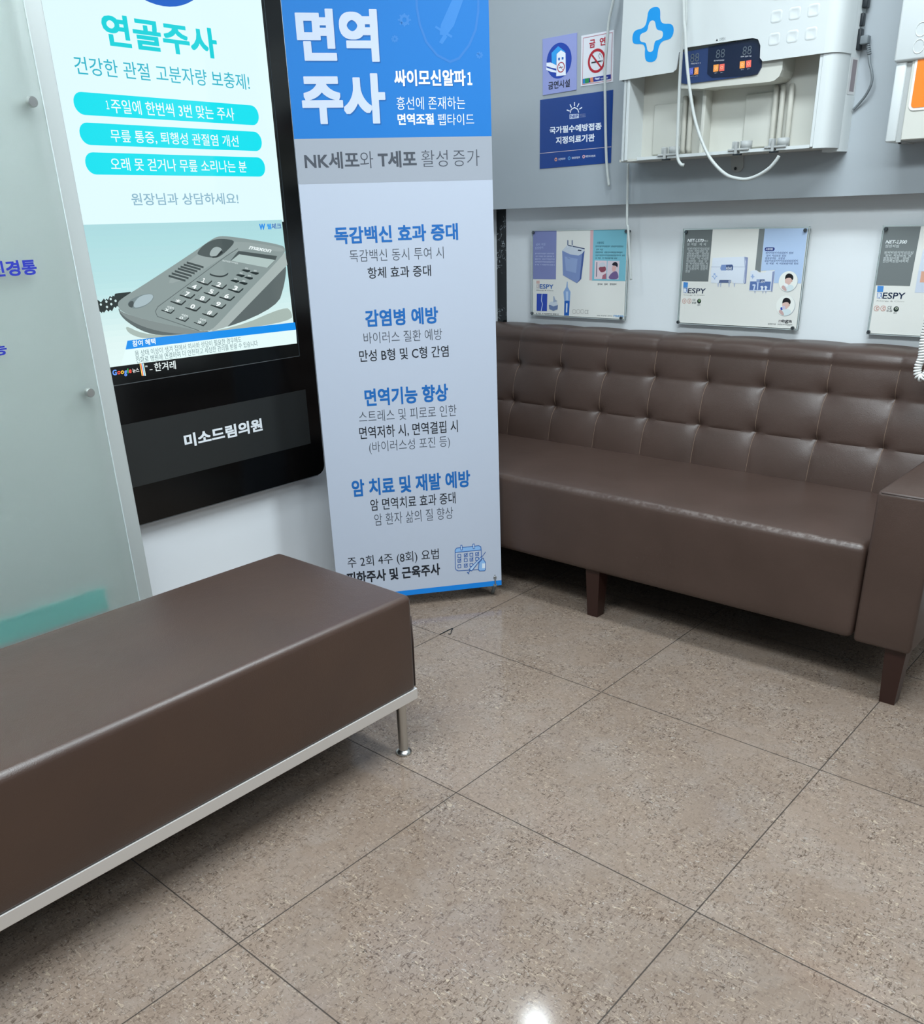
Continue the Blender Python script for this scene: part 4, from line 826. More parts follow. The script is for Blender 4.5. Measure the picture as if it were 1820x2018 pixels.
  ["P",8,[[-0.0632,0.9211],[-0.0631,0.9246],[-0.0624,0.9276],[-0.061,0.9302],[-0.0591,0.9322],[-0.0566,0.9339],[-0.0539,0.9348],[-0.051,0.9351],[-0.048,0.9346],[-0.0448,0.9335],[-0.0421,0.932],[-0.0399,0.9302],[-0.0382,0.928],[-0.0371,0.9256],[-0.0364,0.9232],[-0.0363,0.921],[-0.0367,0.9188],[-0.0377,0.9168],[-0.0387,0.9158],[-0.0399,0.916],[-0.0411,0.9172],[-0.0424,0.9194],[-0.0442,0.921],[-0.0465,0.922],[-0.0494,0.9222],[-0.0527,0.9218],[-0.0556,0.9211],[-0.058,0.9203],[-0.0599,0.9192],[-0.0613,0.9179],[-0.0623,0.9178],[-0.063,0.9189]],"#1c1c20"],
  ["C",8,[-0.0406,0.9129],0.0027,"#d0a89c",0],
  ["P",8,[[-0.068,0.9044],[-0.0623,0.9071],[-0.0596,0.8984],[-0.0657,0.8969]],"#3c4cb0"],
  ["P",8,[[-0.0621,0.9097],[-0.0536,0.91],[-0.0498,0.9013],[-0.0592,0.8997]],"#ccc8dc"],
  ["R",3,[-0.1404,1.0719,-0.1076,1.0826],"#28387c",0.009],
  ["A",4,"사용방법",[-0.1371,1.0741],[-0.1141,1.0741],[-0.1371,1.0802],"#e0e6f2",0.02],
  ["D",4,[-0.1351,1.0667],[-0.0427,1.0665],0.008,"#5a6a94",0],
  ["D",4,[-0.1355,1.0586],[-0.0648,1.0586],0.008,"#5a6a94",1],
  ["D",4,[-0.1351,1.0508],[-0.0679,1.0508],0.008,"#5a6a94",2],
  ["D",4,[-0.1359,1.0434],[-0.031,1.0437],0.008,"#5a6a94",3],
  ["D",4,[-0.13,1.0353],[-0.0287,1.0358],0.008,"#5a6a94",4],
  ["A",3,"m",[-0.0688,0.86],[-0.0608,0.86],[-0.0688,0.8674],"#7a6a70",0.0],
  ["A",3,"ega",[-0.0602,0.8578],[-0.0249,0.8578],[-0.0602,0.8685],"#3c3a40",0.012],
  ["D",3,[-0.1032,0.8538],[-0.0237,0.8545],0.006,"#8c8c8c",2],
 ],
 'posterC': [
  ["P",2,[[0.2137,1.1362],[0.3128,1.1359],[0.31,0.9777],[0.2142,0.9778]],"#747a7a"],
  ["A",3,"NET-",[0.2233,1.0919],[0.2524,1.0915],[0.2258,1.1008],"#eef2f2",0.02],
  ["A",3,"１",[0.254,1.0915],[0.259,1.0914],[0.2553,1.1005],"#eef2f2",0.03],
  ["A",3,"300",[0.2604,1.0914],[0.281,1.091],[0.2622,1.1005],"#eef2f2",0.02],
  ["D",3,[0.2247,1.0854],[0.264,1.0845],0.011,"#c4caca",3],
  ["D",3,[0.2247,1.0678],[0.3068,1.067],0.01,"#c4caca",0],
  ["D",3,[0.2246,1.0597],[0.3022,1.059],0.01,"#c4caca",1],
  ["D",3,[0.2244,1.052],[0.2994,1.0515],0.01,"#c4caca",2],
  ["D",3,[0.2241,1.0447],[0.2971,1.0443],0.01,"#c4caca",3],
  ["P",3,[[0.2196,0.9763],[0.2374,0.9761],[0.2377,0.9596],[0.2209,0.9592]],"#4c8cd0"],
  ["P",3,[[0.2222,0.9564],[0.2348,0.9565],[0.2361,0.9413],[0.2234,0.9415]],"#3f6ab0"],
  ["A",4,"R",[0.2245,0.9416],[0.2354,0.9416],[0.224,0.9556],"#dfe4ea",0.06],
  ["A",3,"ESPY",[0.2384,0.9408],[0.3005,0.9416],[0.2391,0.9583],"#1c2c48",0.012],
  ["A",3,"Allergy & Clinic",[0.2225,0.9324],[0.3025,0.9328],[0.2224,0.9364],"#a8a8a4",0],
  ["C",3,[0.2269,0.9133],0.0078,"#c88878",0.84],
  ["A",3,"C",[0.2252,0.9098],[0.2309,0.91],[0.2252,0.9172],"#c86a58",0.02],
  ["C",3,[0.2456,0.914],0.0077,"#c88878",0.84],
  ["A",3,"C",[0.2439,0.9105],[0.2496,0.9107],[0.2438,0.9179],"#c86a58",0.02],
  ["A",3,"CE",[0.2579,0.9124],[0.2692,0.9128],[0.2577,0.9206],"#50545a",0],
  ["A",3,"0120",[0.2568,0.9047],[0.2722,0.9048],[0.2564,0.911],"#50545a",0.01],
  ["C",3,[0.2825,0.9133],0.0075,"#22302c",0],
  ["C",4,[0.2833,0.9153],0.0039,"#a8b0a0",0.4],
  ["D",3,[0.2749,0.9026],[0.2891,0.9023],0.005,"#70747a",1],
  ["P",3,[[0.329,1.0763],[0.446,1.0761],[0.4485,1.0217],[0.3259,1.019]],"#d4dce8"],
  ["P",3,[[0.3259,1.019],[0.4485,1.0217],[0.4495,0.9611],[0.3256,0.96]],"#ccd4e2"],
  ["P",4,[[0.3342,1.0177],[0.4388,1.019],[0.4367,0.9887],[0.335,0.988]],"#dca890"],
 ],
 'device_panel_print': [
  ["A",3,"88",[-0.3462,1.5897],[-0.3181,1.5897],[-0.3462,1.6109],"#5a646c",-0.01],
  ["A",3,"88",[-0.2655,1.591],[-0.2384,1.591],[-0.2655,1.6118],"#5a646c",-0.01],
  ["A",3,"88",[-0.1843,1.5894],[-0.1582,1.5894],[-0.1843,1.6098],"#5a646c",-0.01],
  ["D",3,[-0.345,1.5869],[-0.31,1.5847],0.004,"#c8ccd4",488],
  ["D",3,[-0.2704,1.5859],[-0.2366,1.5839],0.004,"#c8ccd4",622],
  ["D",3,[-0.1886,1.5865],[-0.156,1.5844],0.004,"#c8ccd4",775],
  ["D",3,[-0.3429,1.5548],[-0.3327,1.5546],0.0025,"#c8ccd4",1],
  ["D",3,[-0.3298,1.5539],[-0.3196,1.5537],0.0025,"#c8ccd4",1],
  ["D",3,[-0.2664,1.5547],[-0.2565,1.5545],0.0025,"#c8ccd4",1],
  ["D",3,[-0.2478,1.554],[-0.238,1.5539],0.0025,"#c8ccd4",1],
  ["D",3,[-0.1857,1.5543],[-0.1762,1.5541],0.0025,"#c8ccd4",1],
  ["D",3,[-0.1668,1.5544],[-0.1574,1.5542],0.0025,"#c8ccd4",1],
 ],
 'device_buttons': [
  ["P",3,[[-0.3469,1.5761],[-0.3306,1.576],[-0.3302,1.5584],[-0.3466,1.5583]],"#5a62b8"],
  ["C",4,[-0.3388,1.5672],0.0039,"#8c94d8",0.7],
  ["P",3,[[-0.3339,1.5751],[-0.3176,1.5751],[-0.3171,1.5574],[-0.3335,1.5574]],"#e8924a"],
  ["C",4,[-0.3258,1.5663],0.004,"#f0c8a0",0.7],
  ["P",3,[[-0.2706,1.5756],[-0.2547,1.5756],[-0.2541,1.5582],[-0.27,1.5581]],"#f09a48"],
  ["C",4,[-0.2626,1.5669],0.0038,"#f0c8a0",0.7],
  ["P",3,[[-0.252,1.5748],[-0.2363,1.5748],[-0.2356,1.5575],[-0.2514,1.5575]],"#e8685a"],
  ["C",4,[-0.2441,1.5662],0.0038,"#f0c8a0",0.7],
  ["P",3,[[-0.1899,1.5748],[-0.1747,1.5748],[-0.1739,1.5577],[-0.1892,1.5577]],"#f09a48"],
  ["C",4,[-0.1822,1.5663],0.0037,"#f0c8a0",0.7],
  ["P",3,[[-0.1711,1.5748],[-0.156,1.5748],[-0.1552,1.5578],[-0.1703,1.5578]],"#e8685a"],
  ["C",4,[-0.1634,1.5663],0.0037,"#f0c8a0",0.7],
 ],
 'device_cover_print': [
  ["P",2,[[-0.2651,1.632],[-0.2586,1.6325],[-0.2624,1.638]],"#22262c"],
  ["A",2,"OPEN",[-0.2547,1.6313],[-0.2369,1.6313],[-0.2547,1.6385],"#6a7076",-0.01],
 ],
}
DEV_COVER = [[-0.5818,1.5675],[-0.397,1.5703],[-0.3859,1.5767],[-0.3806,1.6182],[-0.3586,1.6278],[-0.154,1.6262],[-0.1381,1.6209],[-0.1297,1.6055],[-0.1279,1.5762],[-0.1191,1.5668],[0.0447,1.5665]]
CROSS_OUT = [[-0.4925,1.7199],[-0.4905,1.7349],[-0.4806,1.7418],[-0.4675,1.7426],[-0.4557,1.7398],[-0.4498,1.7315],[-0.4489,1.7064],[-0.438,1.6962],[-0.4119,1.6938],[-0.4025,1.684],[-0.4018,1.6676],[-0.4104,1.6555],[-0.4321,1.6545],[-0.4434,1.6497],[-0.4506,1.635],[-0.452,1.6128],[-0.4624,1.6038],[-0.482,1.6049],[-0.493,1.6129],[-0.4957,1.6313],[-0.4949,1.6425],[-0.5017,1.6545],[-0.5337,1.6573],[-0.5404,1.666],[-0.5407,1.6818],[-0.5328,1.6931],[-0.5057,1.6941],[-0.4958,1.7027]]
CROSS_IN = [[-0.4876,1.6994],[-0.4828,1.7087],[-0.4741,1.7104],[-0.465,1.7063],[-0.4619,1.6917],[-0.4561,1.6832],[-0.4412,1.6802],[-0.4357,1.673],[-0.4384,1.6612],[-0.4499,1.6582],[-0.4616,1.6574],[-0.4648,1.6478],[-0.4659,1.6335],[-0.4761,1.6295],[-0.4869,1.6348],[-0.4902,1.6487],[-0.4944,1.657],[-0.5112,1.6606],[-0.5156,1.6697],[-0.5125,1.6816],[-0.4931,1.6836],[-0.4882,1.6907]]
PANEL = [[-0.3835,1.6185],[-0.154,1.6262],[-0.1381,1.6209],[-0.1297,1.6055],[-0.1254,1.555],[-0.135,1.5391],[-0.1544,1.5369],[-0.3568,1.5366],[-0.3774,1.5423]]
PANEL_IN = [[-0.2914,1.6228],[-0.154,1.6262],[-0.1381,1.6209],[-0.1297,1.6055],[-0.1254,1.555],[-0.135,1.5391],[-0.1544,1.5369],[-0.2731,1.5441],[-0.289,1.5554]]
HOSE1 = [[-0.677,1.6,1.837],[-0.683,1.6,1.804],[-0.697,1.6,1.753],[-0.701,1.6,1.709],[-0.706,1.6,1.628],[-0.705,1.6,1.581],[-0.7,1.6,1.502],[-0.695,1.6,1.422],[-0.687,1.6,1.339],[-0.676,1.6,1.279]]
HOSE2 = [[-0.605,1.6,1.342],[-0.604,1.6,1.302],[-0.602,1.6,1.236],[-0.599,1.6,1.162],[-0.594,1.6,1.146],[-0.584,1.6,1.067],[-0.573,1.6,0.983]]
HOSE3 = [[-0.357,1.47,1.76],[-0.353,1.47,1.692],[-0.359,1.47,1.67],[-0.361,1.47,1.629],[-0.361,1.47,1.557],[-0.359,1.47,1.471],[-0.357,1.47,1.405],[-0.356,1.47,1.365],[-0.35,1.47,1.338],[-0.339,1.47,1.323],[-0.329,1.47,1.321]]
HOSE4 = [[-0.352,1.445,1.756],[-0.345,1.445,1.688],[-0.339,1.445,1.659],[-0.331,1.445,1.603],[-0.316,1.445,1.529],[-0.295,1.445,1.453],[-0.272,1.445,1.398],[-0.24,1.445,1.344],[-0.208,1.445,1.31],[-0.174,1.445,1.286],[-0.142,1.445,1.276],[-0.111,1.445,1.273],[-0.079,1.445,1.281],[-0.049,1.445,1.297],[-0.031,1.445,1.315],[-0.023,1.445,1.327]]

# ------------------------------------------------------------------ materials with structure of their own
def leather(name, c0, c1, rough, spec=0.5, coat=0.0, scuff_sheen=None, sheen=0.0, ior=1.5):
    m = bpy.data.materials.new(name)
    m.use_nodes = True
    nt = m.node_tree
    N, Lk = nt.nodes, nt.links
    b = N['Principled BSDF']
    tc = N.new('ShaderNodeTexCoord')
    n1 = N.new('ShaderNodeTexNoise'); n1.inputs['Scale'].default_value = 5; n1.inputs['Detail'].default_value = 4
    Lk.new(tc.outputs['Object'], n1.inputs['Vector'])
    cr = N.new('ShaderNodeValToRGB')
    cr.color_ramp.elements[0].position = 0.35; cr.color_ramp.elements[0].color = lin(c0)
    cr.color_ramp.elements[1].position = 0.7; cr.color_ramp.elements[1].color = lin(c1)
    Lk.new(n1.outputs['Fac'], cr.inputs['Fac'])
    base = cr.outputs['Color']
    if scuff_sheen:                                # worn streaks and a painted sheen line along the seat's front edge
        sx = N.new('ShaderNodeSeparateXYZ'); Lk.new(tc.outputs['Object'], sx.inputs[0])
        ax, val, wid, xmin, xmax = scuff_sheen
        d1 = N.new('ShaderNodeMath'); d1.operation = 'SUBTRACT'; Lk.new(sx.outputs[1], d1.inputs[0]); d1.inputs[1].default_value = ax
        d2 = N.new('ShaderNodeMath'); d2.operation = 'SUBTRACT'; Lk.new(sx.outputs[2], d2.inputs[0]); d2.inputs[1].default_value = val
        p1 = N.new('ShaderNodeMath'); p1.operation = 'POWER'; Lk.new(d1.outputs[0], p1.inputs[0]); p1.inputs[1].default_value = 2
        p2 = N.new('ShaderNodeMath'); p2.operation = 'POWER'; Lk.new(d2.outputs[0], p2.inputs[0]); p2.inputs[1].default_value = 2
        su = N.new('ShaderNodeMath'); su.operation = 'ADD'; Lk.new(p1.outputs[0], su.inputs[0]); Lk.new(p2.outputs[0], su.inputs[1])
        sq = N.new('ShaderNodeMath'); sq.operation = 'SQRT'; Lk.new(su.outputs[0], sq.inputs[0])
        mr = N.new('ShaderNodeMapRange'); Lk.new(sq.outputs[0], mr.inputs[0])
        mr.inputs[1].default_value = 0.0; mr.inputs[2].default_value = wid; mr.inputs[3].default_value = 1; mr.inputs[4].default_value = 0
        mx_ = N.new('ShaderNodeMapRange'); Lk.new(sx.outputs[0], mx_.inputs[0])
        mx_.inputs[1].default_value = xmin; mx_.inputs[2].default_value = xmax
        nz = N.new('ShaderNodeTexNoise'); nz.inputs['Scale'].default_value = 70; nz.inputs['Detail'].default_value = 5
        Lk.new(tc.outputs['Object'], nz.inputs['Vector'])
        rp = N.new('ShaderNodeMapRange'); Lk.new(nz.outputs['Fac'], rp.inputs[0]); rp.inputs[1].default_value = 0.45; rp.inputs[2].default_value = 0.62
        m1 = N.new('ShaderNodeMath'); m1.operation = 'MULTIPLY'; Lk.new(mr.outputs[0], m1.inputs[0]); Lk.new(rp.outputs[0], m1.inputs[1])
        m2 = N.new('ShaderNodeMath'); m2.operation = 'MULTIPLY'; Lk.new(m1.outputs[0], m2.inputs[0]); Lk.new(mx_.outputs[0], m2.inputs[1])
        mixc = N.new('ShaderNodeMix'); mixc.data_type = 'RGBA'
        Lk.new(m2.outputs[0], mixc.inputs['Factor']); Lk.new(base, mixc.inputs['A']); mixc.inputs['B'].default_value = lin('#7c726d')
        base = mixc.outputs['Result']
    Lk.new(base, b.inputs['Base Color'])
    b.inputs['Roughness'].default_value = rough
    b.inputs['Specular IOR Level'].default_value = spec
    b.inputs['Coat Weight'].default_value = coat
    b.inputs['Coat Roughness'].default_value = 0.3
    b.inputs['Sheen Weight'].default_value = sheen
    b.inputs['IOR'].default_value = ior
    b.inputs['Sheen Roughness'].default_value = 0.4
    vo = N.new('ShaderNodeTexVoronoi'); vo.inputs['Scale'].default_value = 420
    Lk.new(tc.outputs['Object'], vo.inputs['Vector'])
    n2 = N.new('ShaderNodeTexNoise'); n2.inputs['Scale'].default_value = 18; n2.inputs['Detail'].default_value = 3
    Lk.new(tc.outputs['Object'], n2.inputs['Vector'])
    b1 = N.new('ShaderNodeBump'); b1.inputs['Strength'].default_value = 0.14; b1.inputs['Distance'].default_value = 0.0012
    Lk.new(vo.outputs['Distance'], b1.inputs['Height'])
    b2 = N.new('ShaderNodeBump'); b2.inputs['Strength'].default_value = 0.12; b2.inputs['Distance'].default_value = 0.006
    Lk.new(n2.outputs['Fac'], b2.inputs['Height']); Lk.new(b1.outputs['Normal'], b2.inputs['Normal'])
    Lk.new(b2.outputs['Normal'], b.inputs['Normal'])
    return m

def floor_material():
    m = bpy.data.materials.new('speckled_tile')
    m.use_nodes = True
    nt = m.node_tree
    N, Lk = nt.nodes, nt.links
    b = N['Principled BSDF']
    tc = N.new('ShaderNodeTexCoord')
    def math_(op, a, bb=None):
        x = N.new('ShaderNodeMath'); x.operation = op
        for i, q in enumerate((a, bb)):
            if q is None:
                continue
            if isinstance(q, (int, float)):
                x.inputs[i].default_value = q
            else:
                Lk.new(q, x.inputs[i])
        return x.outputs[0]
    def noise(scale, detail=3, rough=0.55, sc=None, dist=0.0):
        n = N.new('ShaderNodeTexNoise')
        n.inputs['Scale'].default_value = scale; n.inputs['Detail'].default_value = detail; n.inputs['Roughness'].default_value = rough
        n.inputs['Distortion'].default_value = dist
        if sc is not None:
            mp = N.new('ShaderNodeMapping'); mp.inputs['Scale'].default_value = sc[0]; mp.inputs['Rotation'].default_value = (0, 0, sc[1])
            Lk.new(tc.outputs['Object'], mp.inputs['Vector']); Lk.new(mp.outputs[0], n.inputs['Vector'])
        else:
            Lk.new(tc.outputs['Object'], n.inputs['Vector'])
        return n.outputs['Fac']
    def ramp(f, lo, hi):
        r = N.new('ShaderNodeMapRange'); Lk.new(f, r.inputs[0]); r.inputs[1].default_value = lo; r.inputs[2].default_value = hi
        return r.outputs[0]
    def mix(f, a, c):
        x = N.new('ShaderNodeMix'); x.data_type = 'RGBA'
        if isinstance(f, (int, float)):
            x.inputs['Factor'].default_value = f
        else:
            Lk.new(f, x.inputs['Factor'])
        for k, q in (('A', a), ('B', c)):
            if isinstance(q, str):
                x.inputs[k].default_value = lin(q)
            else:
                Lk.new(q, x.inputs[k])
        return x.outputs['Result']
    big = noise(2.2, 4, 0.6)
    col = mix(ramp(big, 0.35, 0.65), FLOOR[0], FLOOR[1])
    cloud = noise(9, 5, 0.65, dist=0.6)
    col = mix(math_('MULTIPLY', ramp(cloud, 0.45, 0.75), 0.6), col, FLOOR[2])
    dens = ramp(noise(6, 3, 0.6), 0.35, 0.65)
    # flecks: stretched cells in three directions, pale and dark chips
    for i, (sc, rot, lo, hi, colr, amt) in enumerate((
            ((70, 165, 1), 0.3, 0.60, 0.70, FLOOR[3], 0.6), ((165, 68, 1), 0.9, 0.59, 0.66, FLOOR[4], 0.8),
            ((80, 185, 1), -0.7, 0.60, 0.67, FLOOR[5], 0.75), ((100, 210, 1), 1.6, 0.62, 0.70, FLOOR[6], 0.6),
            ((210, 90, 1), -0.2, 0.60, 0.67, FLOOR[5], 0.6))):
        f = noise(1.0, 2, 0.5, ((sc[0], sc[1], 1), rot), dist=1.2)
        fac = math_('MULTIPLY', ramp(f, lo, hi), math_('ADD', math_('MULTIPLY', dens, amt * 0.75), amt * 0.3))
        col = mix(fac, col, colr)
    chips = N.new('ShaderNodeTexVoronoi'); chips.inputs['Scale'].default_value = 55
    Lk.new(tc.outputs['Object'], chips.inputs['Vector'])
    cf = math_('MULTIPLY', ramp(chips.outputs['Distance'], 0.16, 0.10), ramp(noise(14, 2), 0.55, 0.62))
    col = mix(math_('MULTIPLY', cf, 0.6), col, FLOOR[5])
    # joints every 0.6 m, with a slightly different tone on each tile
    sx = N.new('ShaderNodeSeparateXYZ'); Lk.new(tc.outputs['Object'], sx.inputs[0])
    def joint(o):
        d = math_('DIVIDE', o, 0.6)
        fr = math_('FRACT', math_('ADD', d, 100.5))
        ab = math_('ABSOLUTE', math_('SUBTRACT', fr, 0.5))
        return ramp(ab, 0.0026, 0.0016), math_('FLOOR', math_('ADD', d, 100.0))
    jx, ix = joint(sx.outputs[0]); jy, iy = joint(sx.outputs[1])
    j = math_('MAXIMUM', jx, jy)
    wn = N.new('ShaderNodeTexWhiteNoise'); wn.noise_dimensions = '2D'
    cb = N.new('ShaderNodeCombineXYZ'); Lk.new(ix, cb.inputs[0]); Lk.new(iy, cb.inputs[1]); Lk.new(cb.outputs[0], wn.inputs['Vector'])
    hs = N.new('ShaderNodeHueSaturation'); Lk.new(col, hs.inputs['Color'])
    Lk.new(math_('ADD', math_('MULTIPLY', wn.outputs['Value'], 0.10), 0.95), hs.inputs['Value'])
    col = mix(math_('MULTIPLY', j, 0.85), hs.outputs['Color'], '#2c2724')
    Lk.new(col, b.inputs['Base Color'])
    Lk.new(math_('ADD', math_('MULTIPLY', j, 0.5), FLOOR_ROUGH), b.inputs['Roughness'])
    b.inputs['Specular IOR Level'].default_value = 0.24
    bp = N.new('ShaderNodeBump'); bp.inputs['Strength'].default_value = 0.5; bp.inputs['Distance'].default_value = 0.002; bp.invert = True
    Lk.new(j, bp.inputs['Height']); Lk.new(bp.outputs['Normal'], b.inputs['Normal'])
    return m

def marble_material():
    m = bpy.data.materials.new('black_marble')
    m.use_nodes = True
    nt = m.node_tree
    N, Lk = nt.nodes, nt.links
    b = N['Principled BSDF']
    tc = N.new('ShaderNodeTexCoord')
    n = N.new('ShaderNodeTexNoise'); n.inputs['Scale'].default_value = 26; n.inputs['Detail'].default_value = 5; n.inputs['Distortion'].default_value = 1.6
    Lk.new(tc.outputs['Object'], n.inputs['Vector'])
    s = N.new('ShaderNodeMath'); s.operation = 'SUBTRACT'; Lk.new(n.outputs['Fac'], s.inputs[0]); s.inputs[1].default_value = 0.5
    a = N.new('ShaderNodeMath'); a.operation = 'ABSOLUTE'; Lk.new(s.outputs[0], a.inputs[0])
    n2 = N.new('ShaderNodeTexNoise'); n2.inputs['Scale'].default_value = 22; Lk.new(tc.outputs['Object'], n2.inputs['Vector'])
    r = N.new('ShaderNodeMapRange'); Lk.new(a.outputs[0], r.inputs[0]); r.inputs[1].default_value = 0.012; r.inputs[2].default_value = 0.003
    r2 = N.new('ShaderNodeMapRange'); Lk.new(n2.outputs['Fac'], r2.inputs[0]); r2.inputs[1].default_value = 0.52; r2.inputs[2].default_value = 0.6
    mu = N.new('ShaderNodeMath'); mu.operation = 'MULTIPLY'; Lk.new(r.outputs[0], mu.inputs[0]); Lk.new(r2.outputs[0], mu.inputs[1])
    mx = N.new('ShaderNodeMix'); mx.data_type = 'RGBA'; Lk.new(mu.outputs[0], mx.inputs['Factor'])
    mx.inputs['A'].default_value = lin('#10161a'); mx.inputs['B'].default_value = lin('#c8d2d8')
    Lk.new(mx.outputs['Result'], b.inputs['Base Color'])
    b.inputs['Roughness'].default_value = 0.15
    return m

FLOOR = ('#8f7e71', '#827164', '#968a81', '#c6b59e', '#56473c', '#43372f', '#b4aea6')
FLOOR_ROUGH = 0.10
M_FLOOR = floor_material()
M_WALL = mat('white_paint', '#e4e8ea', 0.55, bump=0.04, bscale=300)
M_WALLL = mat('lit_cool_white_paint', '#eef2f6', 0.5, bump=0.04, bscale=300)  # stronger light on the left wall is put into this lighter paint
M_CEIL = mat('ceiling_paint', '#e6e8e8', 0.8)
M_GREY = mat('grey_laminate', '#a6adb2', 0.42)
M_MARBLE = marble_material()
M_SOFA = leather('brown_leatherette', '#46362f', '#4d3c35', 0.40)
M_SOFASEAT = leather('worn_sheen_brown_leatherette', '#46362f', '#4d3c35', 0.40, scuff_sheen=(0.990, 0.418, 0.012, -0.75, 0.45))
M_BENCH = leather('dark_brown_leatherette', '#392114', '#3f2617', 0.40, sheen=0.12, ior=1.75)
M_PIPE = mat('dark_piping', '#3a2c27', 0.5)
M_STITCH = mat('tan_thread', '#86705f', 0.7)
M_WOOD = mat('dark_stained_wood', '#35201b', 0.35, bump=0.1, bscale=60)
M_STEEL = mat('brushed_steel', '#c9cac8', 0.28, metal=1.0)
M_RAIL = mat('satin_steel', '#e4e0dc', 0.42, metal=0.55)
M_BLACK = mat('gloss_black', '#060708', 0.14)
M_BLACKM = mat('satin_black', '#0c0d0e', 0.4)
M_PLATE = mat('charcoal_plate', '#2b2d2d', 0.35)
M_SHEET = mat('banner_vinyl', '#b9c1d0', 0.5)
M_ALU = mat('aluminium_board', '#c6ccca', 0.36, metal=0.35)
M_TEAL = mat('teal_strip', '#6fb0aa', 0.4)
M_DEV = mat('warm_white_plastic', '#ced3d3', 0.38)
M_DEVIN = mat('ivory_plastic', '#c8c8c0', 0.5)
M_DEVG = mat('grey_plastic', '#a8abaa', 0.45)
M_HOSE = mat('milky_hose', '#d3d8d6', 0.3, trans=0.25, ior=1.4)
M_DARK = mat('dark_plastic', '#1b2126', 0.4)
M_CORDG = mat('grey_rubber', '#70777b', 0.5)
M_WHITEP = mat('white_plastic', '#e4e5e2', 0.35)
M_ACRYL = mat('clear_acrylic', '#f2fbf8', 0.05, trans=1.0, ior=1.15)
M_PAPER = mat('cream_paper', '#e4e4de', 0.6)

# ------------------------------------------------------------------ room
mb = MB(); mb.box((-3.0, -4.5, -0.05), (4.5, 1.9, 0.0), M_FLOOR); struct(mb.build('floor'))
mb = MB(); mb.box((-3.0, -4.5, 2.5), (4.5, 1.9, 2.55), M_CEIL); struct(mb.build('ceiling'))
mb = MB(); mb.box((-1.2, 1.70, 0.0), (4.5, 1.8, 2.5), M_WALL); struct(mb.build('wall_back'))
mb = MB(); mb.box((-1.35, -4.5, 0.0), (-1.25, 1.8, 2.5), M_WALLL); struct(mb.build('wall_left'))
mb = MB(); mb.box((-1.25, 1.702, 0.0), (-1.2, 1.8, 2.5), M_MARBLE); struct(mb.build('trim_1'))
mb = MB(); mb.box((-1.25, 1.62, 1.2205), (4.5, 1.70, 2.5), M_GREY); struct(mb.build('trim_2'))
mb = MB(); mb.box((4.4, -4.5, 0.0), (4.5, 1.7, 2.5), M_WALL); struct(mb.build('wall_right'))

# ------------------------------------------------------------------ sofa
sofa = thing('sofa', 'long brown tufted leatherette sofa against the white back wall', 'sofa', (-0.29, 1.33, 0))
SX0, SX1 = -1.235, 0.655
def soft_box(lo, hi, bev, seg, cuts, crown, mt, name, parent, front=0.0, low=None):
    b = bmesh.new()
    bmesh.ops.create_cube(b, size=1)
    for v in b.verts:
        v.co = Vector([(lo[i] + hi[i]) / 2 + v.co[i] * (hi[i] - lo[i]) for i in range(3)])
    if low is None:
        bmesh.ops.bevel(b, geom=b.edges[:], offset=bev, segments=seg, profile=0.5, affect='EDGES')
    else:                                    # full top edges, tighter upright corners and lower edges
        zt = hi[2] - 1e-5
        bmesh.ops.bevel(b, geom=[e for e in b.edges if abs(e.verts[0].co.z - e.verts[1].co.z) > 0.05], offset=0.014, segments=4, profile=0.5, affect='EDGES')
        bmesh.ops.bevel(b, geom=[e for e in b.edges if e.verts[0].co.z > zt and e.verts[1].co.z > zt], offset=bev, segments=seg, profile=0.5, affect='EDGES', clamp_overlap=True)
        bmesh.ops.bevel(b, geom=[e for e in b.edges if e.verts[0].co.z < lo[2] + 1e-5 and e.verts[1].co.z < lo[2] + 1e-5], offset=low, segments=2, profile=0.5, affect='EDGES', clamp_overlap=True)
    for ax, n in enumerate(cuts):
        for k in range(1, n):
            x = lo[ax] + (hi[ax] - lo[ax]) * k / n
            no = [0, 0, 0]; no[ax] = 1
            bmesh.ops.bisect_plane(b, geom=b.verts[:] + b.edges[:] + b.faces[:], plane_co=[x if i == ax else 0 for i in range(3)], plane_no=no)
    for v in b.verts:
        q = [(v.co[i] - lo[i]) / (hi[i] - lo[i]) for i in range(3)]
        s = [max(0.0, min(1, 4 * a * (1 - a))) for a in q]
        v.co.z += crown * (s[0] ** 0.5) * (s[1] ** 0.6) * q[2]
        if front:
            v.co.y -= front * (s[0] ** 0.5) * (s[2] ** 0.6) * (1 - q[1]) ** 3
            v.co.x += front * (s[1] ** 0.5) * (s[2] ** 0.6) * (2 * q[0] - 1) ** 3
    o = MB(); o.bm(b, mt, True)
    return o.build(name, parent)
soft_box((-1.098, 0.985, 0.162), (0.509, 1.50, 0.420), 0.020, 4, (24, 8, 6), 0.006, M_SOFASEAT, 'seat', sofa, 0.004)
for x0, x1 in ((0.513, SX1), (SX0, -1.102)):
    arm = soft_box((x0, 0.983, 0.160), (x1, 1.56, 0.565), 0.012, 3, (2, 4, 3), 0.001, M_SOFA, 'armrest', sofa)
    mb = MB(); z = 0.5605
    mb.tube([(x0 + 0.004, 1.5, z), (x0 + 0.004, 0.995, z), (x0 + 0.012, 0.9855, z), (x1 - 0.012, 0.9855, z), (x1 - 0.004, 0.995, z), (x1 - 0.004, 1.5, z)], 0.0018, M_PIPE, 6)
    mb.build('piping', arm)
TX = [-1.014 + 0.1962 * k for k in range(-2, 10)]
TZ = [0.543, 0.678]
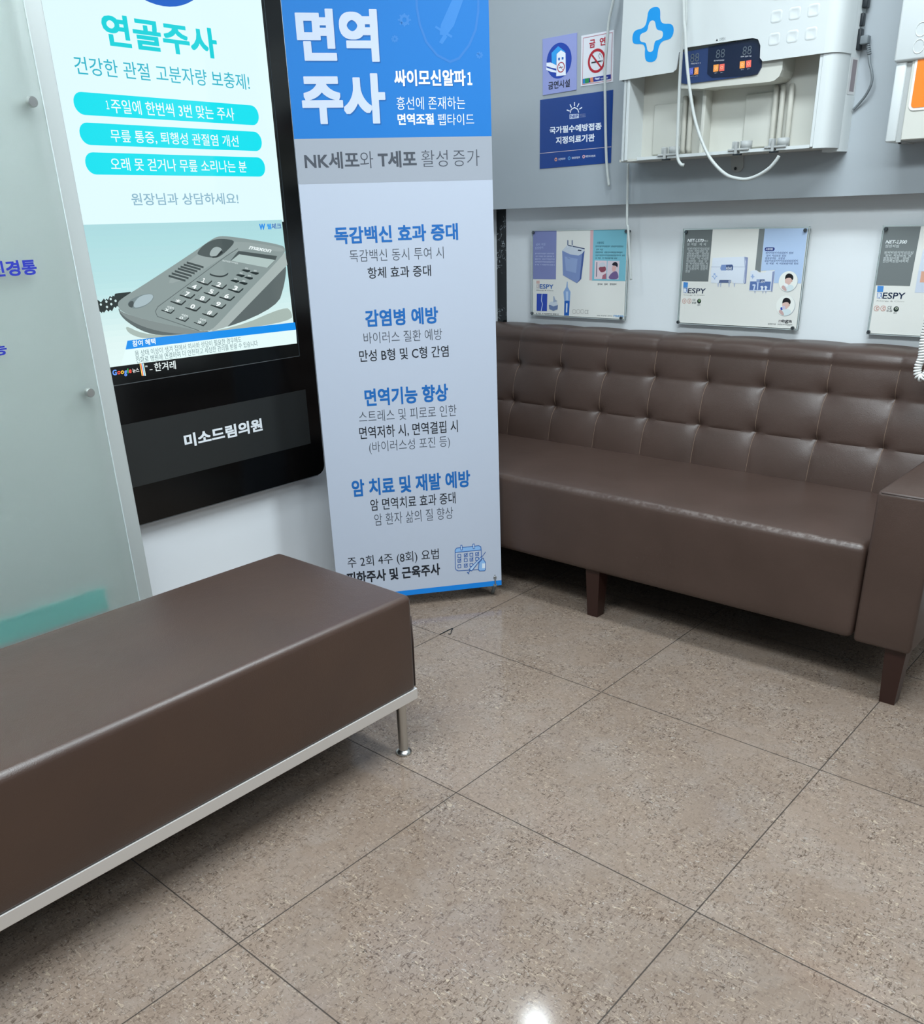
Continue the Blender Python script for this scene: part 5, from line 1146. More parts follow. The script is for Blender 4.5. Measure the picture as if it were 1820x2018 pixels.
def back_surf(x, z):
    y = 1.463 + (z - 0.42) * 0.25
    k = (x - TX[0]) / 0.1962
    fx = k - math.floor(k)
    dx = min(fx, 1 - fx) * 0.1962
    rows = [0.405, 0.543, 0.678, 0.82]
    fz = 0.5
    for a, bq in zip(rows[:-1], rows[1:]):
        if a <= z <= bq:
            fz = (z - a) / (bq - a)
    dz = min(abs(z - t) for t in TZ)
    row_in = 0.45 if z > 0.678 else 1.0
    bulge = 0.012 * (0.55 + 0.45 * math.sin(math.pi * fx) ** 0.8) * (0.35 + 0.65 * math.sin(math.pi * fz) ** 0.7) if z <= 0.678 else 0.012 * (0.55 + 0.45 * math.sin(math.pi * fx) ** 0.8) * (0.35 + 0.65 * math.sin(math.pi * min(fz, 0.5)) ** 0.7)
    r_ = math.hypot(dx, dz * 1.1)
    tuft = math.exp(-r_ / 0.020)
    gv = 0.13 * math.exp(-dx / 0.007)
    gh = 0.05 * math.exp(-dz / 0.006) + 0.20 * math.exp(-dz / 0.007) * math.exp(-dx / 0.05)
    return y - bulge + 0.024 * max(tuft, gv, gh)
nx, zs = 270, []
z = 0.40
while z < 0.7651:
    zs.append(z); z += 0.0055
vs, fs = [], []
ncol = None
for i in range(nx + 1):
    x = SX0 + (SX1 - SX0) * i / nx
    colv = [(x, back_surf(x, zz), zz) for zz in zs]
    yt, zt = colv[-1][1], zs[-1]
    k = (x - TX[0]) / 0.1962
    fx = k - math.floor(k)
    ht = 0.812 + 0.004 * math.sin(math.pi * fx) ** 0.7 - zt
    ry_ = 0.055
    for a in range(1, 13):                     # rolled top edge
        t = math.pi / 2 * a / 12
        colv.append((x, yt + ry_ * (1 - math.cos(t)) - 0.006 * math.sin(2 * t), zt + ht * math.sin(t)))
    colv.append((x, 1.685, zt + ht - 0.004))
    colv.append((x, 1.690, zt + ht - 0.02))
    colv.append((x, 1.690, 0.18))
    colv.append((x, 1.505, 0.18))
    colv.append((x, 1.505, 0.40))
    ncol = len(colv)
    vs += colv
for i in range(nx):
    for j in range(ncol):
        fs.append([i * ncol + j, (i + 1) * ncol + j, (i + 1) * ncol + (j + 1) % ncol, i * ncol + (j + 1) % ncol])
fs.append(list(range(ncol)))
fs.append([nx * ncol + j for j in range(ncol)][::-1])
mb = MB(); mb.add(vs, fs, M_SOFA, True)
back = mb.build('backrest', sofa, auto='sharp')
for x in TX:
    if SX0 + 0.01 < x < SX1 - 0.01:
        mb = MB()
        mb.tube([(x + 0.0012, back_surf(x + 0.0012, zz) - 0.0004, zz) for zz in zs[4:]], 0.0007, M_STITCH, 5)
        mb.build('seam_stitching', back)['label'] = 'tan stitched seam'
def sofa_leg(cx, cy):
    m_ = MB()
    a, bq = 0.026, 0.019
    vs = [(cx + sx * bq, cy + sy * bq, 0.0) for sx, sy in ((-1, -1), (1, -1), (1, 1), (-1, 1))] + [(cx + sx * a, cy + sy * a, 0.166) for sx, sy in ((-1, -1), (1, -1), (1, 1), (-1, 1))]
    m_.add(vs, [[3, 2, 1, 0], [4, 5, 6, 7]] + [[i, (i + 1) % 4, (i + 1) % 4 + 4, i + 4] for i in range(4)], M_WOOD)
    m_.build('leg', sofa)
for cx in (-1.19, -0.302, 0.617):
    for cy in (1.028, 1.64):
        sofa_leg(cx, cy)
mb = MB(); mb.box((-1.20, 1.05, 0.150), (0.62, 1.66, 0.175), M_BLACKM); mb.build('base_cloth', sofa)

# ------------------------------------------------------------------ bench
bench = thing('bench', 'long backless brown leatherette bench on steel legs beside the frosted board', 'bench', (-0.42, -0.65, 0))
BX0, BX1, BY0, BY1 = -0.662, -0.183, -1.42, 0.074
cush = soft_box((BX0, BY0, 0.178), (BX1, BY1, 0.418), 0.048, 10, (10, 20, 6), 0.012, M_BENCH, 'cushion', bench, 0.004, low=0.006)
mb = MB()
mb.tube([(BX1 - 0.0030, BY1 - 0.0032, 0.185), (BX1 - 0.0020, BY1 - 0.0030, 0.30), (BX1 - 0.0035, BY1 - 0.0040, 0.366)], 0.0020, M_PIPE, 6)
mb.build('piping', cush)
mb = MB()
mb.box((BX1 - 0.022, BY0 + 0.002, 0.150), (BX1 + 0.001, BY1 + 0.001, 0.178), M_RAIL, 0.0015, 2, False)
mb.box((BX0 - 0.001, BY0 + 0.002, 0.150), (BX0 + 0.022, BY1 + 0.001, 0.178), M_RAIL, 0.0015, 2, False)
mb.box((BX0 + 0.02, BY1 - 0.022, 0.150), (BX1 - 0.02, BY1 + 0.001, 0.178), M_RAIL, 0.0015, 2, False)
mb.box((BX0 + 0.02, BY0 + 0.002, 0.150), (BX1 - 0.02, BY0 + 0.024, 0.178), M_RAIL, 0.0015, 2, False)
mb.box((BX0 + 0.02, BY0 + 0.02, 0.170), (BX1 - 0.02, BY1 - 0.02, 0.176), M_BLACKM)
mb.build('frame', bench)['label'] = 'brushed steel rail frame'
for cx in (BX1 - 0.028, BX0 + 0.028):
    for cy in (0.044, BY0 + 0.035):
        mb = MB(); mb.lathe([(0.0118, 0.012), (0.0118, 0.150)], (cx, cy, 0), M_STEEL)
        lg = mb.build('leg', bench, auto='sharp')
        mb = MB(); mb.lathe([(0.0195, 0.0), (0.0200, 0.004), (0.0185, 0.007), (0.0125, 0.011), (0.0095, 0.012), (0.0095, 0.016)], (cx, cy, 0), M_STEEL)
        mb.build('foot', lg)

# ------------------------------------------------------------------ display on the left wall
tv = thing('information_display', 'tall black wall display showing a cyan advert and desk phone picture', 'display', (-1.225, 0.31, 0.41))
fyz = lambda x: (lambda u, v, d: (d, u, v))
mb = MB()
outer = rrect(-0.100, 0.408, 0.693, 1.99, 0.032, 8)
mb.prism(outer, lambda u, v, d: (d, u, v), -1.2505, -1.2015, M_BLACK)
mb.box((-1.2505, -0.08, 0.4035), (-1.206, 0.665, 0.4085), mat('shadow_line_grey', '#9aa2a8', 0.4))  # grey strip standing in for the shadow line under the housing
housing = mb.build('housing', tv)
mb = MB()
mb.add([(-1.2012, a, b_) for a, b_ in ((-0.038, 0.806), (0.632, 0.806), (0.632, 1.93), (-0.038, 1.93))], [[0, 1, 2, 3]], screen_ink('#06090a'))
mb.add([(-1.2010, a, b_) for a, b_ in ((-0.036, 1.20), (0.624, 1.20), (0.624, 1.925), (-0.036, 1.925))], [[0, 1, 2, 3]], screen_ink('#e2fcff'))
scr = mb.build('screen', tv, auto='print')
PL = dict(P=(-1.2010, 0, 0), u=(0, 1, 0), v=(0, 0, 1))
printing('slide_graphics', PRINT['screen_slide'], parent=scr, style=screen_ink, **PL)
printing('phone_picture', PRINT['screen_photo'], parent=scr, style=screen_ink, step=0.00013, **PL)
printing('news_ticker', PRINT['screen_ticker'], parent=scr, style=screen_ink, **PL)
mb = MB()
mb.box((-1.2016, -0.040, 0.8045), (-1.2002, 0.6345, 0.8065), mat('bezel_edge', '#55595b', 0.3))
mb.box((-1.2016, 0.6325, 0.8045), (-1.2002, 0.6345, 1.93), mat('bezel_edge', '#3a4246', 0.3))
mb.build('screen_edge', tv)
mb = MB(); mb.box((-1.2016, -0.02, 0.520), (-1.2004, 0.643, 0.698), M_PLATE); plate = mb.build('name_plate', tv)
printing('lettering', PRINT['plate_lettering'], (-1.2003, 0, 0), (0, 1, 0), (0, 0, 1), plate, ink)['label'] = 'white clinic name lettering'

# ------------------------------------------------------------------ frosted sign board, left
board = thing('frosted_sign_board', 'frosted glass sign board in a grey metal frame at the left edge', 'sign board', (-0.98, -0.9, 0))
mb = MB(); mb.box((-0.990, -1.70, 0.0), (-0.982, -0.128, 2.30), M_ALU); mb.build('backing_panel', board)
mb = MB(); mb.box((-1.02, -0.17, 0.0), (-0.9805, -0.1285, 2.30), M_ALU, 0.002, 2, False); mb.build('frame_post', board)
m = bpy.data.materials.new('frosted_glass'); m.use_nodes = True
b = m.node_tree.nodes['Principled BSDF']
b.inputs['Base Color'].default_value = lin('#fbfffd'); b.inputs['Transmission Weight'].default_value = 1.0; b.inputs['Roughness'].default_value = 0.62; b.inputs['IOR'].default_value = 1.35
mb = MB(); mb.box((-0.961, -1.69, 0.06), (-0.955, -0.180, 2.26), m); pane = mb.build('glass_pane', board)
printing('lettering', PRINT['board_lettering'], (-0.955, 0, 0), (0, 1, 0), (0, 0, 1), pane, ink, step=0.0003)['label'] = 'dark blue lettering'
mb = MB(); mb.box((-0.9545, -0.1815, 0.06), (-0.9605, -0.1795, 2.26), mat('glass_edge', '#cfd9d8', 0.2)); mb.build('glass_edge', board)
for z in (1.444, 0.841, 0.25, 2.05):
    mb = MB(); mb.lathe([(0.007, -0.982), (0.007, -0.9545), (0.0105, -0.9545), (0.0105, -0.944), (0.0095, -0.9425)], (0, -0.208, z), M_STEEL, 'x')
    mb.build('standoff_bolt', board, auto='sharp')
mb = MB(); mb.box((-0.9815, -1.6, 0.290), (-0.977, -0.258, 0.350), M_TEAL); mb.build('teal_strip', board)['label'] = 'teal strip behind the frosted glass'

# ------------------------------------------------------------------ roll-up banner
BP, BU, BV = Vector((-0.6338, 0.951, 0.0465)), Vector((0.59462, 0.804, 0.0)), Vector((-0.03295, 0.02437, 0.99916))
BN = BU.cross(BV)
ban = thing('banner_stand', 'tall white and blue printed banner stand between display and sofa', 'banner', tuple(BP - BU * 0.28 + Vector((0, 0, -0.0465))))
BWID, BHI = 0.556, 1.75
mb = MB()
def bpt(a, b_, d=0.0):
    return BP + BU * a + BV * b_ + BN * d
mb.prism([(-BWID, 0), (0, 0), (0, BHI), (-BWID, BHI)], bpt, -0.0012, 0.0, M_SHEET)
sheet = mb.build('sheet', ban)
def band(items, lo, hi, lay=1.0):
    out = []
    for it in items:
        if it[0] == 'R':
            it = ['R', it[1] * lay, [-BWID, max(it[2][1], lo), 0.0, min(it[2][3], hi)], it[3], 0]
        out.append(it)
    return out
printing('header_lettering', band(PRINT['header_print'], 0, BHI, 0.5), BP, BU, BV, sheet, ink)['label'] = 'blue header with white heading'
printing('strip_lettering', band(PRINT['strip_print'], 0, BHI, 1.3), BP, BU, BV, sheet, ink)['label'] = 'grey strip with dark lettering'
printing('lettering', PRINT['body_print'], BP, BU, BV, sheet, ink)
printing('calendar_logo', PRINT['calendar_print'], BP, BU, BV, sheet, ink, step=0.00015)['label'] = 'small blue calendar and syringe picture'
mb = MB(); mb.add([bpt(a, b_, 0.0003) for a, b_ in ((-BWID, 0), (0, 0), (0, 0.018), (-BWID, 0.018))], [[0, 1, 2, 3]], ink('#1583dc')); mb.build('base_strip', sheet, auto='print')
hub = bpt(-BWID / 2, 0.80, -0.06)
for a, b_ in ((-0.0226, 0.0297), (-BWID + 0.0226, 0.0297), (-0.0226, BHI - 0.03), (-BWID + 0.0226, BHI - 0.03)):
    mb = MB()
    c = bpt(a, b_)
    ring = [c + BU * 0.0045 * math.cos(t * math.pi / 8) + BV * 0.0045 * math.sin(t * math.pi / 8) + BN * 0.0012 for t in range(17)]
    mb.tube(ring, 0.0014, M_STEEL, 8)
    mb.build('eyelet', sheet)
    mb = MB()
    if b_ < 0.5:
        end = Vector((c.x, c.y, 0)) - Vector((BN.x, BN.y, 0)).normalized() * 0.012
        end.z = 0.012
        mb.tube([hub, bpt(a * 1.0 + (0 if a > -0.1 else 0.0), b_ + 0.10, -0.018), bpt(a, b_ + 0.015, -0.004), bpt(a, b_, 0.002), bpt(a, b_ - 0.012, 0.0035), bpt(a, b_ - 0.026, 0.0015)], 0.0022, M_STEEL, 8)
        p = mb.build('support_rod', ban)
        mb = MB(); q0 = bpt(a, b_ - 0.022, 0.002); q1 = Vector((c.x - 0.030, c.y + 0.022, 0.0))
        mb.tube([bpt(a, b_ - 0.024, 0.001), q0 * 0.8 + q1 * 0.2, q0 * 0.4 + q1 * 0.6, q1 + Vector((0, 0, 0.0065))], 0.0066, M_CORDG, 10)
        mb.build('rubber_foot', p)
    else:
        mb.tube([hub, bpt(a, b_ - 0.10, -0.018), bpt(a, b_, 0.002)], 0.0022, M_STEEL, 8)
        mb.build('support_rod', ban)
mb = MB(); back_pt = hub + Vector((-0.80, 0.595, 0)).normalized() * 0.20; back_pt.z = 0
mb.tube([hub, back_pt], 0.004, M_BLACKM, 8)
mb.box(tuple(hub - Vector((0.02, 0.02, 0.03))), tuple(hub + Vector((0.02, 0.02, 0.03))), M_BLACKM, 0.004)
mb.build('rear_leg', ban)

# ------------------------------------------------------------------ signs stuck on the grey panel
def wall_sign(name, quad, base, items, label, cat, y=1.62, th=0.0016, rough=0.3):
    xs = [p[0] for p in quad]; zs_ = [p[1] for p in quad]
    t = thing(name, label, cat, (sum(xs) / 4, y - th, min(zs_)))
    m_ = MB(); m_.prism(quad, lambda u, v, d: (u, d, v), y, y - th, mat('sign_plate', base, rough)); pl = m_.build('plate', t)
    printing('lettering', items, (0, y - th, 0), (1, 0, 0), (0, 0, 1), pl, ink)
    return t
wall_sign('no_smoking_sign', [(-0.971, 1.7372), (-0.832, 1.7377), (-0.829, 1.5753), (-0.968, 1.5722)], '#959dd2', PRINT['signA'], 'lavender no smoking sign with a round blue house emblem', 'sign', th=0.003)
wall_sign('no_smoking_sign', [(-0.8145, 1.7269), (-0.6887, 1.7275), (-0.6865, 1.584), (-0.8125, 1.5834)], '#dfe0e6', PRINT['signB'], 'white no smoking sign with large red prohibition circle', 'sign')
wall_sign('vaccination_sign', [(-0.9805, 1.5595), (-0.6848, 1.5615), (-0.6835, 1.3490), (-0.9803, 1.3460)], '#183f86', PRINT['signC'], 'dark blue plastic sign with white sun emblem below the smoking signs', 'sign', rough=0.2)

# ------------------------------------------------------------------ acrylic posters on the white wall
def poster(key, rect, sheet_, items, pins, label):
    x0, z0, x1, z1 = rect
    t = thing('acrylic_poster', label, 'poster', ((x0 + x1) / 2, 1.69, z0), 'framed product posters above the sofa')
    m_ = MB(); sx0, sz0, sx1, sz1 = sheet_
    m_.box((sx0, 1.6800, sz0), (sx1, 1.6806, sz1), M_PAPER); sh = m_.build('paper_sheet', t)
    it2 = []
    for it in items:                         # keep the print inside the sheet
        if it[0] == 'P':
            it = ['P', it[1], [(min(p[0], sx1 - 0.001), p[1]) for p in it[2]], it[3]]
        it2.append(it)
    printing('lettering', it2, (0, 1.6798, 0), (1, 0, 0), (0, 0, 1), sh, ink, step=0.00012)
    m_ = MB(); m_.box((x0, 1.6812, z0), (x1, 1.6852, z1), M_ACRYL); m_.build('acrylic_back', t)
    m_ = MB(); 
    e = 0.0016
    for a, b_ in (((x0, z0), (x1, z0 + e)), ((x0, z1 - e), (x1, z1)), ((x0, z0), (x0 + e, z1)), ((x1 - e, z0), (x1, z1))):
        m_.box((a[0], 1.6775, a[1]), (b_[0], 1.6812, b_[1]), mat('acrylic_edge', '#c2cccc', 0.15))
    m_.build('acrylic_edge', t)
    for px, pz in pins:
        m_ = MB(); m_.lathe([(0.0042, 1.70), (0.0042, 1.6772), (0.0054, 1.6772), (0.0054, 1.6725), (0.0045, 1.6710)], (px, 0, pz), mat('pin_metal', '#6a7074', 0.25, metal=0.9), 'y')
        m_.build('wall_pin', t, auto='sharp')
poster('A', (-1.0598, 0.8410, -0.6380, 1.1436), (-1.0552, 0.8448, -0.6434, 1.1413), PRINT['posterA'], [(-1.0508, 1.1367), (-0.6470, 1.1357), (-1.0553, 0.8488), (-0.6530, 0.8483)], 'product poster with a lavender block and a cyan block, beside the black marble')
poster('B', (-0.4298, 0.8390, -0.0040, 1.1412), (-0.4226, 0.8430, -0.0090, 1.1367), PRINT['posterB'], [(-0.4163, 1.1305), (-0.0157, 1.1306), (-0.4236, 0.8449), (-0.0190, 0.8452)], 'middle product poster with a white machine and two round portraits')
poster('C', (0.2088, 0.8385, 0.6350, 1.1397), (0.2150, 0.8418, 0.6290, 1.1365), PRINT['posterC'], [(0.2203, 1.1302), (0.6230, 1.1302), (0.2154, 0.8455), (0.6200, 0.8455)], 'product poster with grey block, cut off by the right edge of the photo')

# ------------------------------------------------------------------ wall nebulizer
neb = thing('wall_nebulizer', 'white wall nebulizer machine with a blue cross and dark control panel', 'medical device', (-0.24, 1.62, 1.343))
fxz = lambda u, v, d: (u, d, v)
ZT = 1.86
mb = MB()
mb.box((-0.556, 1.585, 1.345), (0.095, 1.62, ZT), M_DEVIN)
mb.box((-0.578, 1.505, 1.343), (0.060, 1.62, 1.3495), M_DEVIN)
mb.box((-0.556, 1.512, 1.600), (0.048, 1.585, ZT), M_DEVIN)
mb.box((-0.3215, 1.540, 1.349), (-0.3095, 1.586, 1.530), M_DEVIN, 0.003)
for x in (-0.505, -0.20):
    mb.box((x, 1.578, 1.36), (x + 0.10, 1.586, 1.50), M_DEVIN, 0.003)
bodyp = mb.build('body', neb)
mb = MB()
prof = [(-0.560, 1.497), (-0.568, 1.499), (-0.575, 1.508), (-0.579, 1.525), (-0.580, 1.62), (-0.560, 1.62)]
mb.prism(prof, lambda u, v, d: (u, v, d), 1.344, 1.585, M_DEV)
mb.box((-0.5575, 1.498, 1.346), (-0.5475, 1.590, 1.585), M_DEV, 0.001, 1, False)
mb.build('side_trim', neb)
mb = MB()
mb.box((0.0385, 1.498, 1.346), (0.0475, 1.590, 1.60), M_DEV, 0.001, 1, False)
pr = [(0.0485, 1.496), (0.060, 1.4965), (0.071, 1.500), (0.080, 1.508), (0.086, 1.520), (0.0905, 1.538), (0.0935, 1.56)]
pr2 = [(0.0942, 1.563), (0.0955, 1.575), (0.098, 1.60), (0.100, 1.62)]
mb.prism(pr + [(0.0935, 1.61), (0.0485, 1.61)], lambda u, v, d: (u, v, d), 1.3425, 1.60, M_DEV, True)
mb.prism([(0.0915, 1.566)] + pr2[1:] + [(0.0485, 1.62), (0.0485, 1.566)], lambda u, v, d: (u, v, d), 1.3345, ZT, M_DEV, True)
mb.build('side_trim', neb, auto='sharp')
mb = MB()
for x0, x1 in ((-0.5095, -0.4150), (-0.403, -0.176), (-0.166, -0.068), (-0.056, 0.0385)):
    mb.box((x0, 1.497, 1.3440), (x1, 1.503, 1.3525), M_DEV)
mb.build('front_lip', neb)
for cx in (-0.404, -0.171, -0.0600):
    mb = MB()
    mb.box((cx - 0.031, 1.492, 1.3505), (cx + 0.033, 1.508, 1.3560), M_DEVG, 0.001, 1, False)
    mb.lathe([(0.017, 1.354), (0.017, 1.375), (0.0145, 1.375), (0.0145, 1.36)], (cx + 0.016, 1.512, 0), M_DEVG)
    mb.box((cx - 0.022, 1.498, 1.354), (cx - 0.012, 1.512, 1.3755), M_DEVG, 0.002)
    mb.box((cx - 0.010, 1.490, 1.3415), (cx - 0.002, 1.506, 1.3740), M_DEVG, 0.001, 1, False)
    mb.box((cx - 0.014, 1.491, 1.3385), (cx + 0.008, 1.506, 1.3420), M_DARK)
    mb.build('cup_holder', neb)
for x in (-0.394, -0.374, -0.107, -0.0865, -0.0612):
    mb = MB(); mb.tube([(x - 0.003, 1.577, 1.512), (x, 1.573, 1.500), (x, 1.573, 1.372), (x + 0.002, 1.578, 1.358)], 0.0075, mat('nebulizer_hose', '#c2c0b6', 0.35), 12)
    mb.build('inhaler_hose', neb)
# cover with the cut-out, rounding back on the right
mb = MB()
pts = [(p[0], p[1]) for p in DEV_COVER]
outline = pts + [(0.050, 1.5665), (0.050, ZT), (-0.575, ZT)]
mb.prism(outline, fxz, 1.4905, 1.4945, M_DEV)
cv = [(0.050, 1.4905), (0.060, 1.4912), (0.071, 1.495), (0.081, 1.503), (0.088, 1.516), (0.093, 1.535), (0.097, 1.565)]
inner = [(u - 0.003, v + 0.003) for u, v in cv[::-1]]
mb.prism(cv + inner, lambda u, v, d: (u, v, d), 1.5665, ZT, M_DEV, True)
lv = [(-0.575, 1.4905), (-0.580, 1.494), (-0.583, 1.502), (-0.584, 1.52), (-0.584, 1.60), (-0.580, 1.60), (-0.579, 1.505), (-0.575, 1.4945)]
mb.prism(lv, lambda u, v, d: (u, v, d), 1.5665, ZT, M_DEV, True)
cover = mb.build('cover', neb, auto='sharp')
for r_ in range(3):
    for c_ in range(3):
        mb = MB()
        x, z = -0.0915 + 0.0508 * c_, 1.6155 + 0.0523 * r_
        vs, n_ = [], 24
        for e_, y_ in ((0.0, 1.4904), (0.0015, 1.4896), (0.0035, 1.4893), (0.006, 1.4896), (0.0072, 1.4900)):
            vs += [(u, y_, v) for u, v in rrect(x - 0.0165 + e_, z - 0.0150 + e_, x + 0.0165 - e_, z + 0.0150 - e_, 0.008 - e_ * 0.6, 5)]
        n_ = len(vs) // 5
        mb.add(vs, [[q * n_ + k, q * n_ + (k + 1) % n_, (q + 1) * n_ + (k + 1) % n_, (q + 1) * n_ + k] for q in range(4) for k in range(n_)] + [[4 * n_ + k for k in range(n_)]], M_DEV, True)
        mb.build('embossed_square', cover)
mb = MB()
N_ = 60
def resample(poly, n):
    L = [0]
    for a, b_ in zip(poly, poly[1:] + poly[:1]):
        L.append(L[-1] + math.hypot(b_[0] - a[0], b_[1] - a[1]))
    out = []
    for k in range(n):
        t = L[-1] * k / n
        j = max(i for i in range(len(poly)) if L[i] <= t)
        a, b_ = poly[j], poly[(j + 1) % len(poly)]
        f = (t - L[j]) / (L[j + 1] - L[j])
        out.append((a[0] + (b_[0] - a[0]) * f, a[1] + (b_[1] - a[1]) * f))
    return out
def smooth(poly, n=2):
    for _ in range(n):
        out = []
        for a, b_ in zip(poly, poly[1:] + poly[:1]):
            out += [(a[0] * 0.75 + b_[0] * 0.25, a[1] * 0.75 + b_[1] * 0.25), (a[0] * 0.25 + b_[0] * 0.75, a[1] * 0.25 + b_[1] * 0.75)]
        poly = out
    return poly
co, ci = smooth([tuple(p) for p in CROSS_OUT]), smooth([tuple(p) for p in CROSS_IN])
mb.add([(u, 1.4901, v) for u, v in co], [list(range(len(co)))], ink('#1a93dc'))
mb.add([(u, 1.4898, v) for u, v in ci], [list(range(len(ci)))], M_DEV)
mb.build('blue_cross', cover)['label'] = 'bright blue cross outline'
printing('lettering', PRINT['device_cover_print'], (0, 1.4905, 0), (1, 0, 0), (0, 0, 1), cover, ink)
mb = MB()
body_pts = [(-0.3835, 1.605), (-0.3835, 1.531), (-0.376, 1.5275), (-0.30, 1.5195), (-0.27, 1.5205), (-0.10, 1.5165), (-0.085, 1.5185), (-0.072, 1.527), (-0.066, 1.5425), (-0.066, 1.605)]
mb.prism(body_pts, fxz, 1.5035, 1.586, M_DEVIN)
hs = mb.build('control_housing', neb)
mb = MB()
mb.prism([tuple(p) for p in PANEL], fxz, 1.4995, 1.5038, mat('navy_panel', '#2b3d66', 0.25))
mb.prism([tuple(p) for p in PANEL_IN], fxz, 1.4985, 1.5, mat('navy_panel_dark', '#18233a', 0.2))
cp = mb.build('control_panel', hs)
for k in range(6):
    printing('button', PRINT['device_buttons'][2 * k:2 * k + 2], (0, 1.4983, 0), (1, 0, 0), (0, 0, 1), cp, ink)
printing('lettering', PRINT['device_panel_print'], (0, 1.4985, 0), (1, 0, 0), (0, 0, 1), cp, ink)['label'] = 'dim digits and captions'
mb = MB()
mb.box((0.0985, 1.590, 1.672), (0.1120, 1.612, 1.700), M_DARK, 0.002)
mb.box((0.0975, 1.592, 1.632), (0.1060, 1.611, 1.661), M_DARK, 0.002)
mb.box((0.0965, 1.590, 1.577), (0.1060, 1.612, 1.626), M_DARK, 0.002)
mb.build('side_sockets', neb)
mb = MB(); mb.box((0.1055, 1.588, 1.588), (0.1265, 1.612, 1.6085), M_CORDG, 0.003)
for k in range(5):
    mb.lathe([(0.0055, 1.584 - k * 0.005), (0.0055, 1.5875 - k * 0.005)], (0.1255 + k * 0.0015, 1.60, 0), M_CORDG, n=12)
plug = mb.build('power_plug', neb)
def spline(pts, n=8):
    pts = [Vector(p) for p in pts]
    out = []
    for i in range(len(pts) - 1):
        p0, p1, p2, p3 = pts[max(i - 1, 0)], pts[i], pts[i + 1], pts[min(i + 2, len(pts) - 1)]
        for k in range(n):
            t = k / n
            out.append(0.5 * ((2 * p1) + (p2 - p0) * t + (2 * p0 - 5 * p1 + 4 * p2 - p3) * t * t + (3 * p1 - p0 - 3 * p2 + p3) * t ** 3))
    out.append(pts[-1])
    return out
mb = MB(); mb.tube(spline([(0.1305, 1.60, 1.566), (0.136, 1.598, 1.545), (0.146, 1.596, 1.522), (0.150, 1.596, 1.503), (0.146, 1.598, 1.485), (0.134, 1.604, 1.466), (0.118, 1.610, 1.450), (0.104, 1.612, 1.437)]), 0.0034, M_CORDG)
mb.build('power_cord', plug)
mb = MB(); mb.add([(0.0962, 1.572, 1.560), (0.0998, 1.613, 1.560), (0.0998, 1.613, 1.473), (0.0962, 1.572, 1.473)], [[0, 1, 2, 3]], mat('label_paper', '#d4d4d4', 0.5))
mb.add([(0.0972, 1.582, 1.555), (0.0996, 1.608, 1.555), (0.0996, 1.608, 1.480), (0.0972, 1.582, 1.480)], [[0, 1, 2, 3]], mat('label_print', '#8e8488', 0.6))
mb.build('rating_label', neb)
mb = MB(); mb.prism([(-0.2525, 1.345), (-0.2096, 1.345), (-0.2075, 1.310), (-0.2170, 1.300), (-0.2316, 1.2985), (-0.2460, 1.305)], fxz, 1.6198, 1.6165, M_DEVG)
mb.lathe([(0.0042, 1.6168), (0.0042, 1.6150), (0.003, 1.6142)], (-0.2325, 0, 1.3085), M_DARK, 'y', 14)
mb.build('mounting_tab', neb)

# ------------------------------------------------------------------ second wall machine, cut by the right edge
ir = thing('infrared_lamp_unit', 'white wall lamp machine with an orange window at the right edge', 'medical device', (0.5, 1.62, 1.345))
mb = MB()
mb.box((0.265, 1.515, 1.3455), (0.82, 1.62, ZT), M_DEVG)
mb.box((0.2385, 1.500, 1.3440), (0.2650, 1.62, 1.545), M_DEV, 0.004, 2, True)
mb.box((0.2650, 1.505, 1.3430), (0.2775, 1.62, 1.545), M_DEVG)
mb.box((0.2775, 1.500, 1.3465), (0.82, 1.52, 1.545), M_DEVIN, 0.002, 1, False)
mb.build('body', ir)
mb = MB(); mb.box((0.2340, 1.490, 1.5245), (0.82, 1.62, ZT), M_DEV, 0.006, 2, True); cv2 = mb.build('cover', ir)
for z in (1.553, 1.589):
    for x in (0.2905, 0.345, 0.40):
        mb = MB()
        mb.tube([(x + 0.013 * math.cos(k * math.pi / 12), 1.4898, z + 0.015 * math.sin(k * math.pi / 12)) for k in range(25)], 0.0012, M_DEV, 6)
        mb.build('embossed_ring', cv2)
mb = MB(); mb.box((0.288, 1.4895, 1.6435), (0.36, 1.4905, 1.672), mat('navy_panel', '#2b3d66', 0.25)); mb.build('dark_badge', cv2)
mb = MB(); mb.prism(rrect(0.2855, 1.4125, 0.70, 1.545, 0.014), fxz, 1.4975, 1.502, M_WHITEP); win = mb.build('window_frame', ir)
mb = MB(); mb.prism(rrect(0.2915, 1.4185, 0.694, 1.545, 0.009), fxz, 1.4965, 1.4985, mat('orange_window', '#f2802a', 0.3)); mb.build('orange_window', win)
mb = MB(); mb.lathe([(0.004, 1.340), (0.004, 1.346)], (0.268, 1.53, 0), M_DARK, n=12); mb.build('rubber_plug', ir)

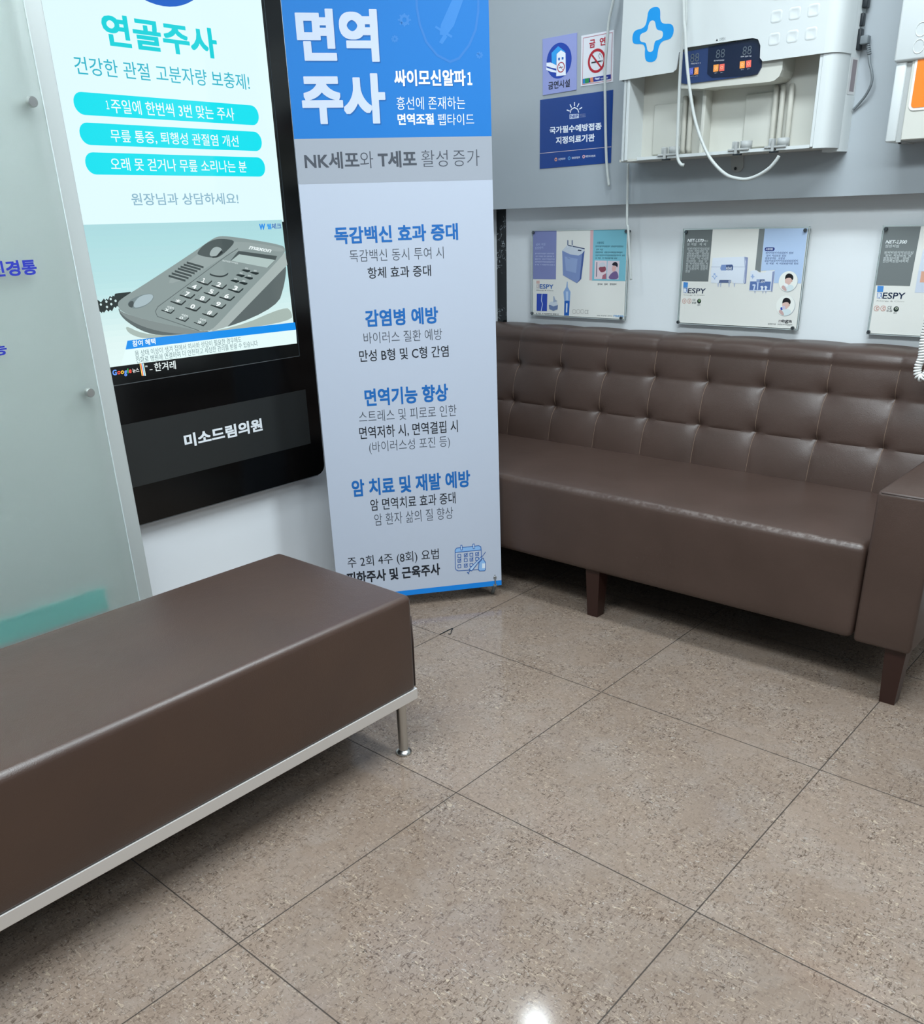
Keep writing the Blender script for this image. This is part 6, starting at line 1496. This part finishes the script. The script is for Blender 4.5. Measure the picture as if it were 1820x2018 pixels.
# ------------------------------------------------------------------ hoses and cords
def hose(name, label, pts, r, n=8):
    m_ = MB(); m_.tube(spline(pts, n), r, M_HOSE, 12)
    return tag(m_.build(name), label, 'hose', 'milky hoses hanging by the nebulizer')
TOP = [(-0.30, 1.60, 1.90), (-0.33, 1.52, 1.895), (-0.348, 1.475, 1.84)]
HOSE1 = [(-0.66, 1.618, 1.95), (-0.665, 1.605, 1.90)] + HOSE1
HOSE3 = TOP + HOSE3
HOSE4 = [(p[0] - 0.012, p[1] - 0.004, p[2]) for p in TOP[:2]] + [(-0.361, 1.455, 1.84)] + HOSE4
hose('air_hose', 'milky hose hanging loose in front of the three small signs', HOSE1, 0.0045)
hose('air_hose', 'milky hose hanging below the nebulizer across the cyan poster corner', HOSE2, 0.0040)
hose('air_hose', 'milky hose hanging nearly straight down the front of the nebulizer', HOSE3, 0.0046)
hose('air_hose', 'milky hose swinging in a wide loop below the nebulizer', HOSE4, 0.0046)
path = spline([(0.50, 1.47, 1.345), (0.455, 1.46, 1.10), (0.437, 1.452, 0.93), (0.434, 1.45, 0.86), (0.436, 1.45, 0.815), (0.431, 1.45, 0.787), (0.436, 1.45, 0.765), (0.449, 1.45, 0.762), (0.458, 1.45, 0.785), (0.470, 1.45, 0.86), (0.50, 1.455, 1.05), (0.54, 1.47, 1.345)], 40)
hel = []
dist = 0.0
for i, p in enumerate(path):
    d = (path[min(i + 1, len(path) - 1)] - path[max(i - 1, 0)]).normalized()
    x = d.cross(Vector((0, 1, 0))).normalized(); y = d.cross(x)
    if i:
        step_ = (p - path[i - 1]).length
    else:
        step_ = 0
    k_ = max(1, int(step_ / 0.0006))
    p_prev = path[i - 1] if i else p
    for k in range(k_):
        pp = p_prev.lerp(p, (k + 1) / k_)
        dist += step_ / k_
        a = dist / 0.0074 * 2 * math.pi
        hel.append(pp + (x * math.cos(a) + y * math.sin(a)) * 0.0076)
mb = MB(); mb.tube(hel, 0.0034, M_WHITEP, 8)
tag(mb.build('coiled_cord'), 'white coiled handset cord hanging in front of the sofa back', 'cord')
mb = MB(); mb.tube(spline([(-0.600, 0.6006, 0.0016), (-0.5995, 0.63, 0.0018), (-0.5991, 0.6486, 0.002), (-0.591, 0.651, 0.0055), (-0.5865, 0.6393, 0.004), (-0.5757, 0.6225, 0.0016), (-0.5816, 0.618, 0.0016)], 6), 0.0013, M_DARK, 8)
tag(mb.build('wire_scrap'), 'small bent dark wire lying on a floor tile joint', 'wire')
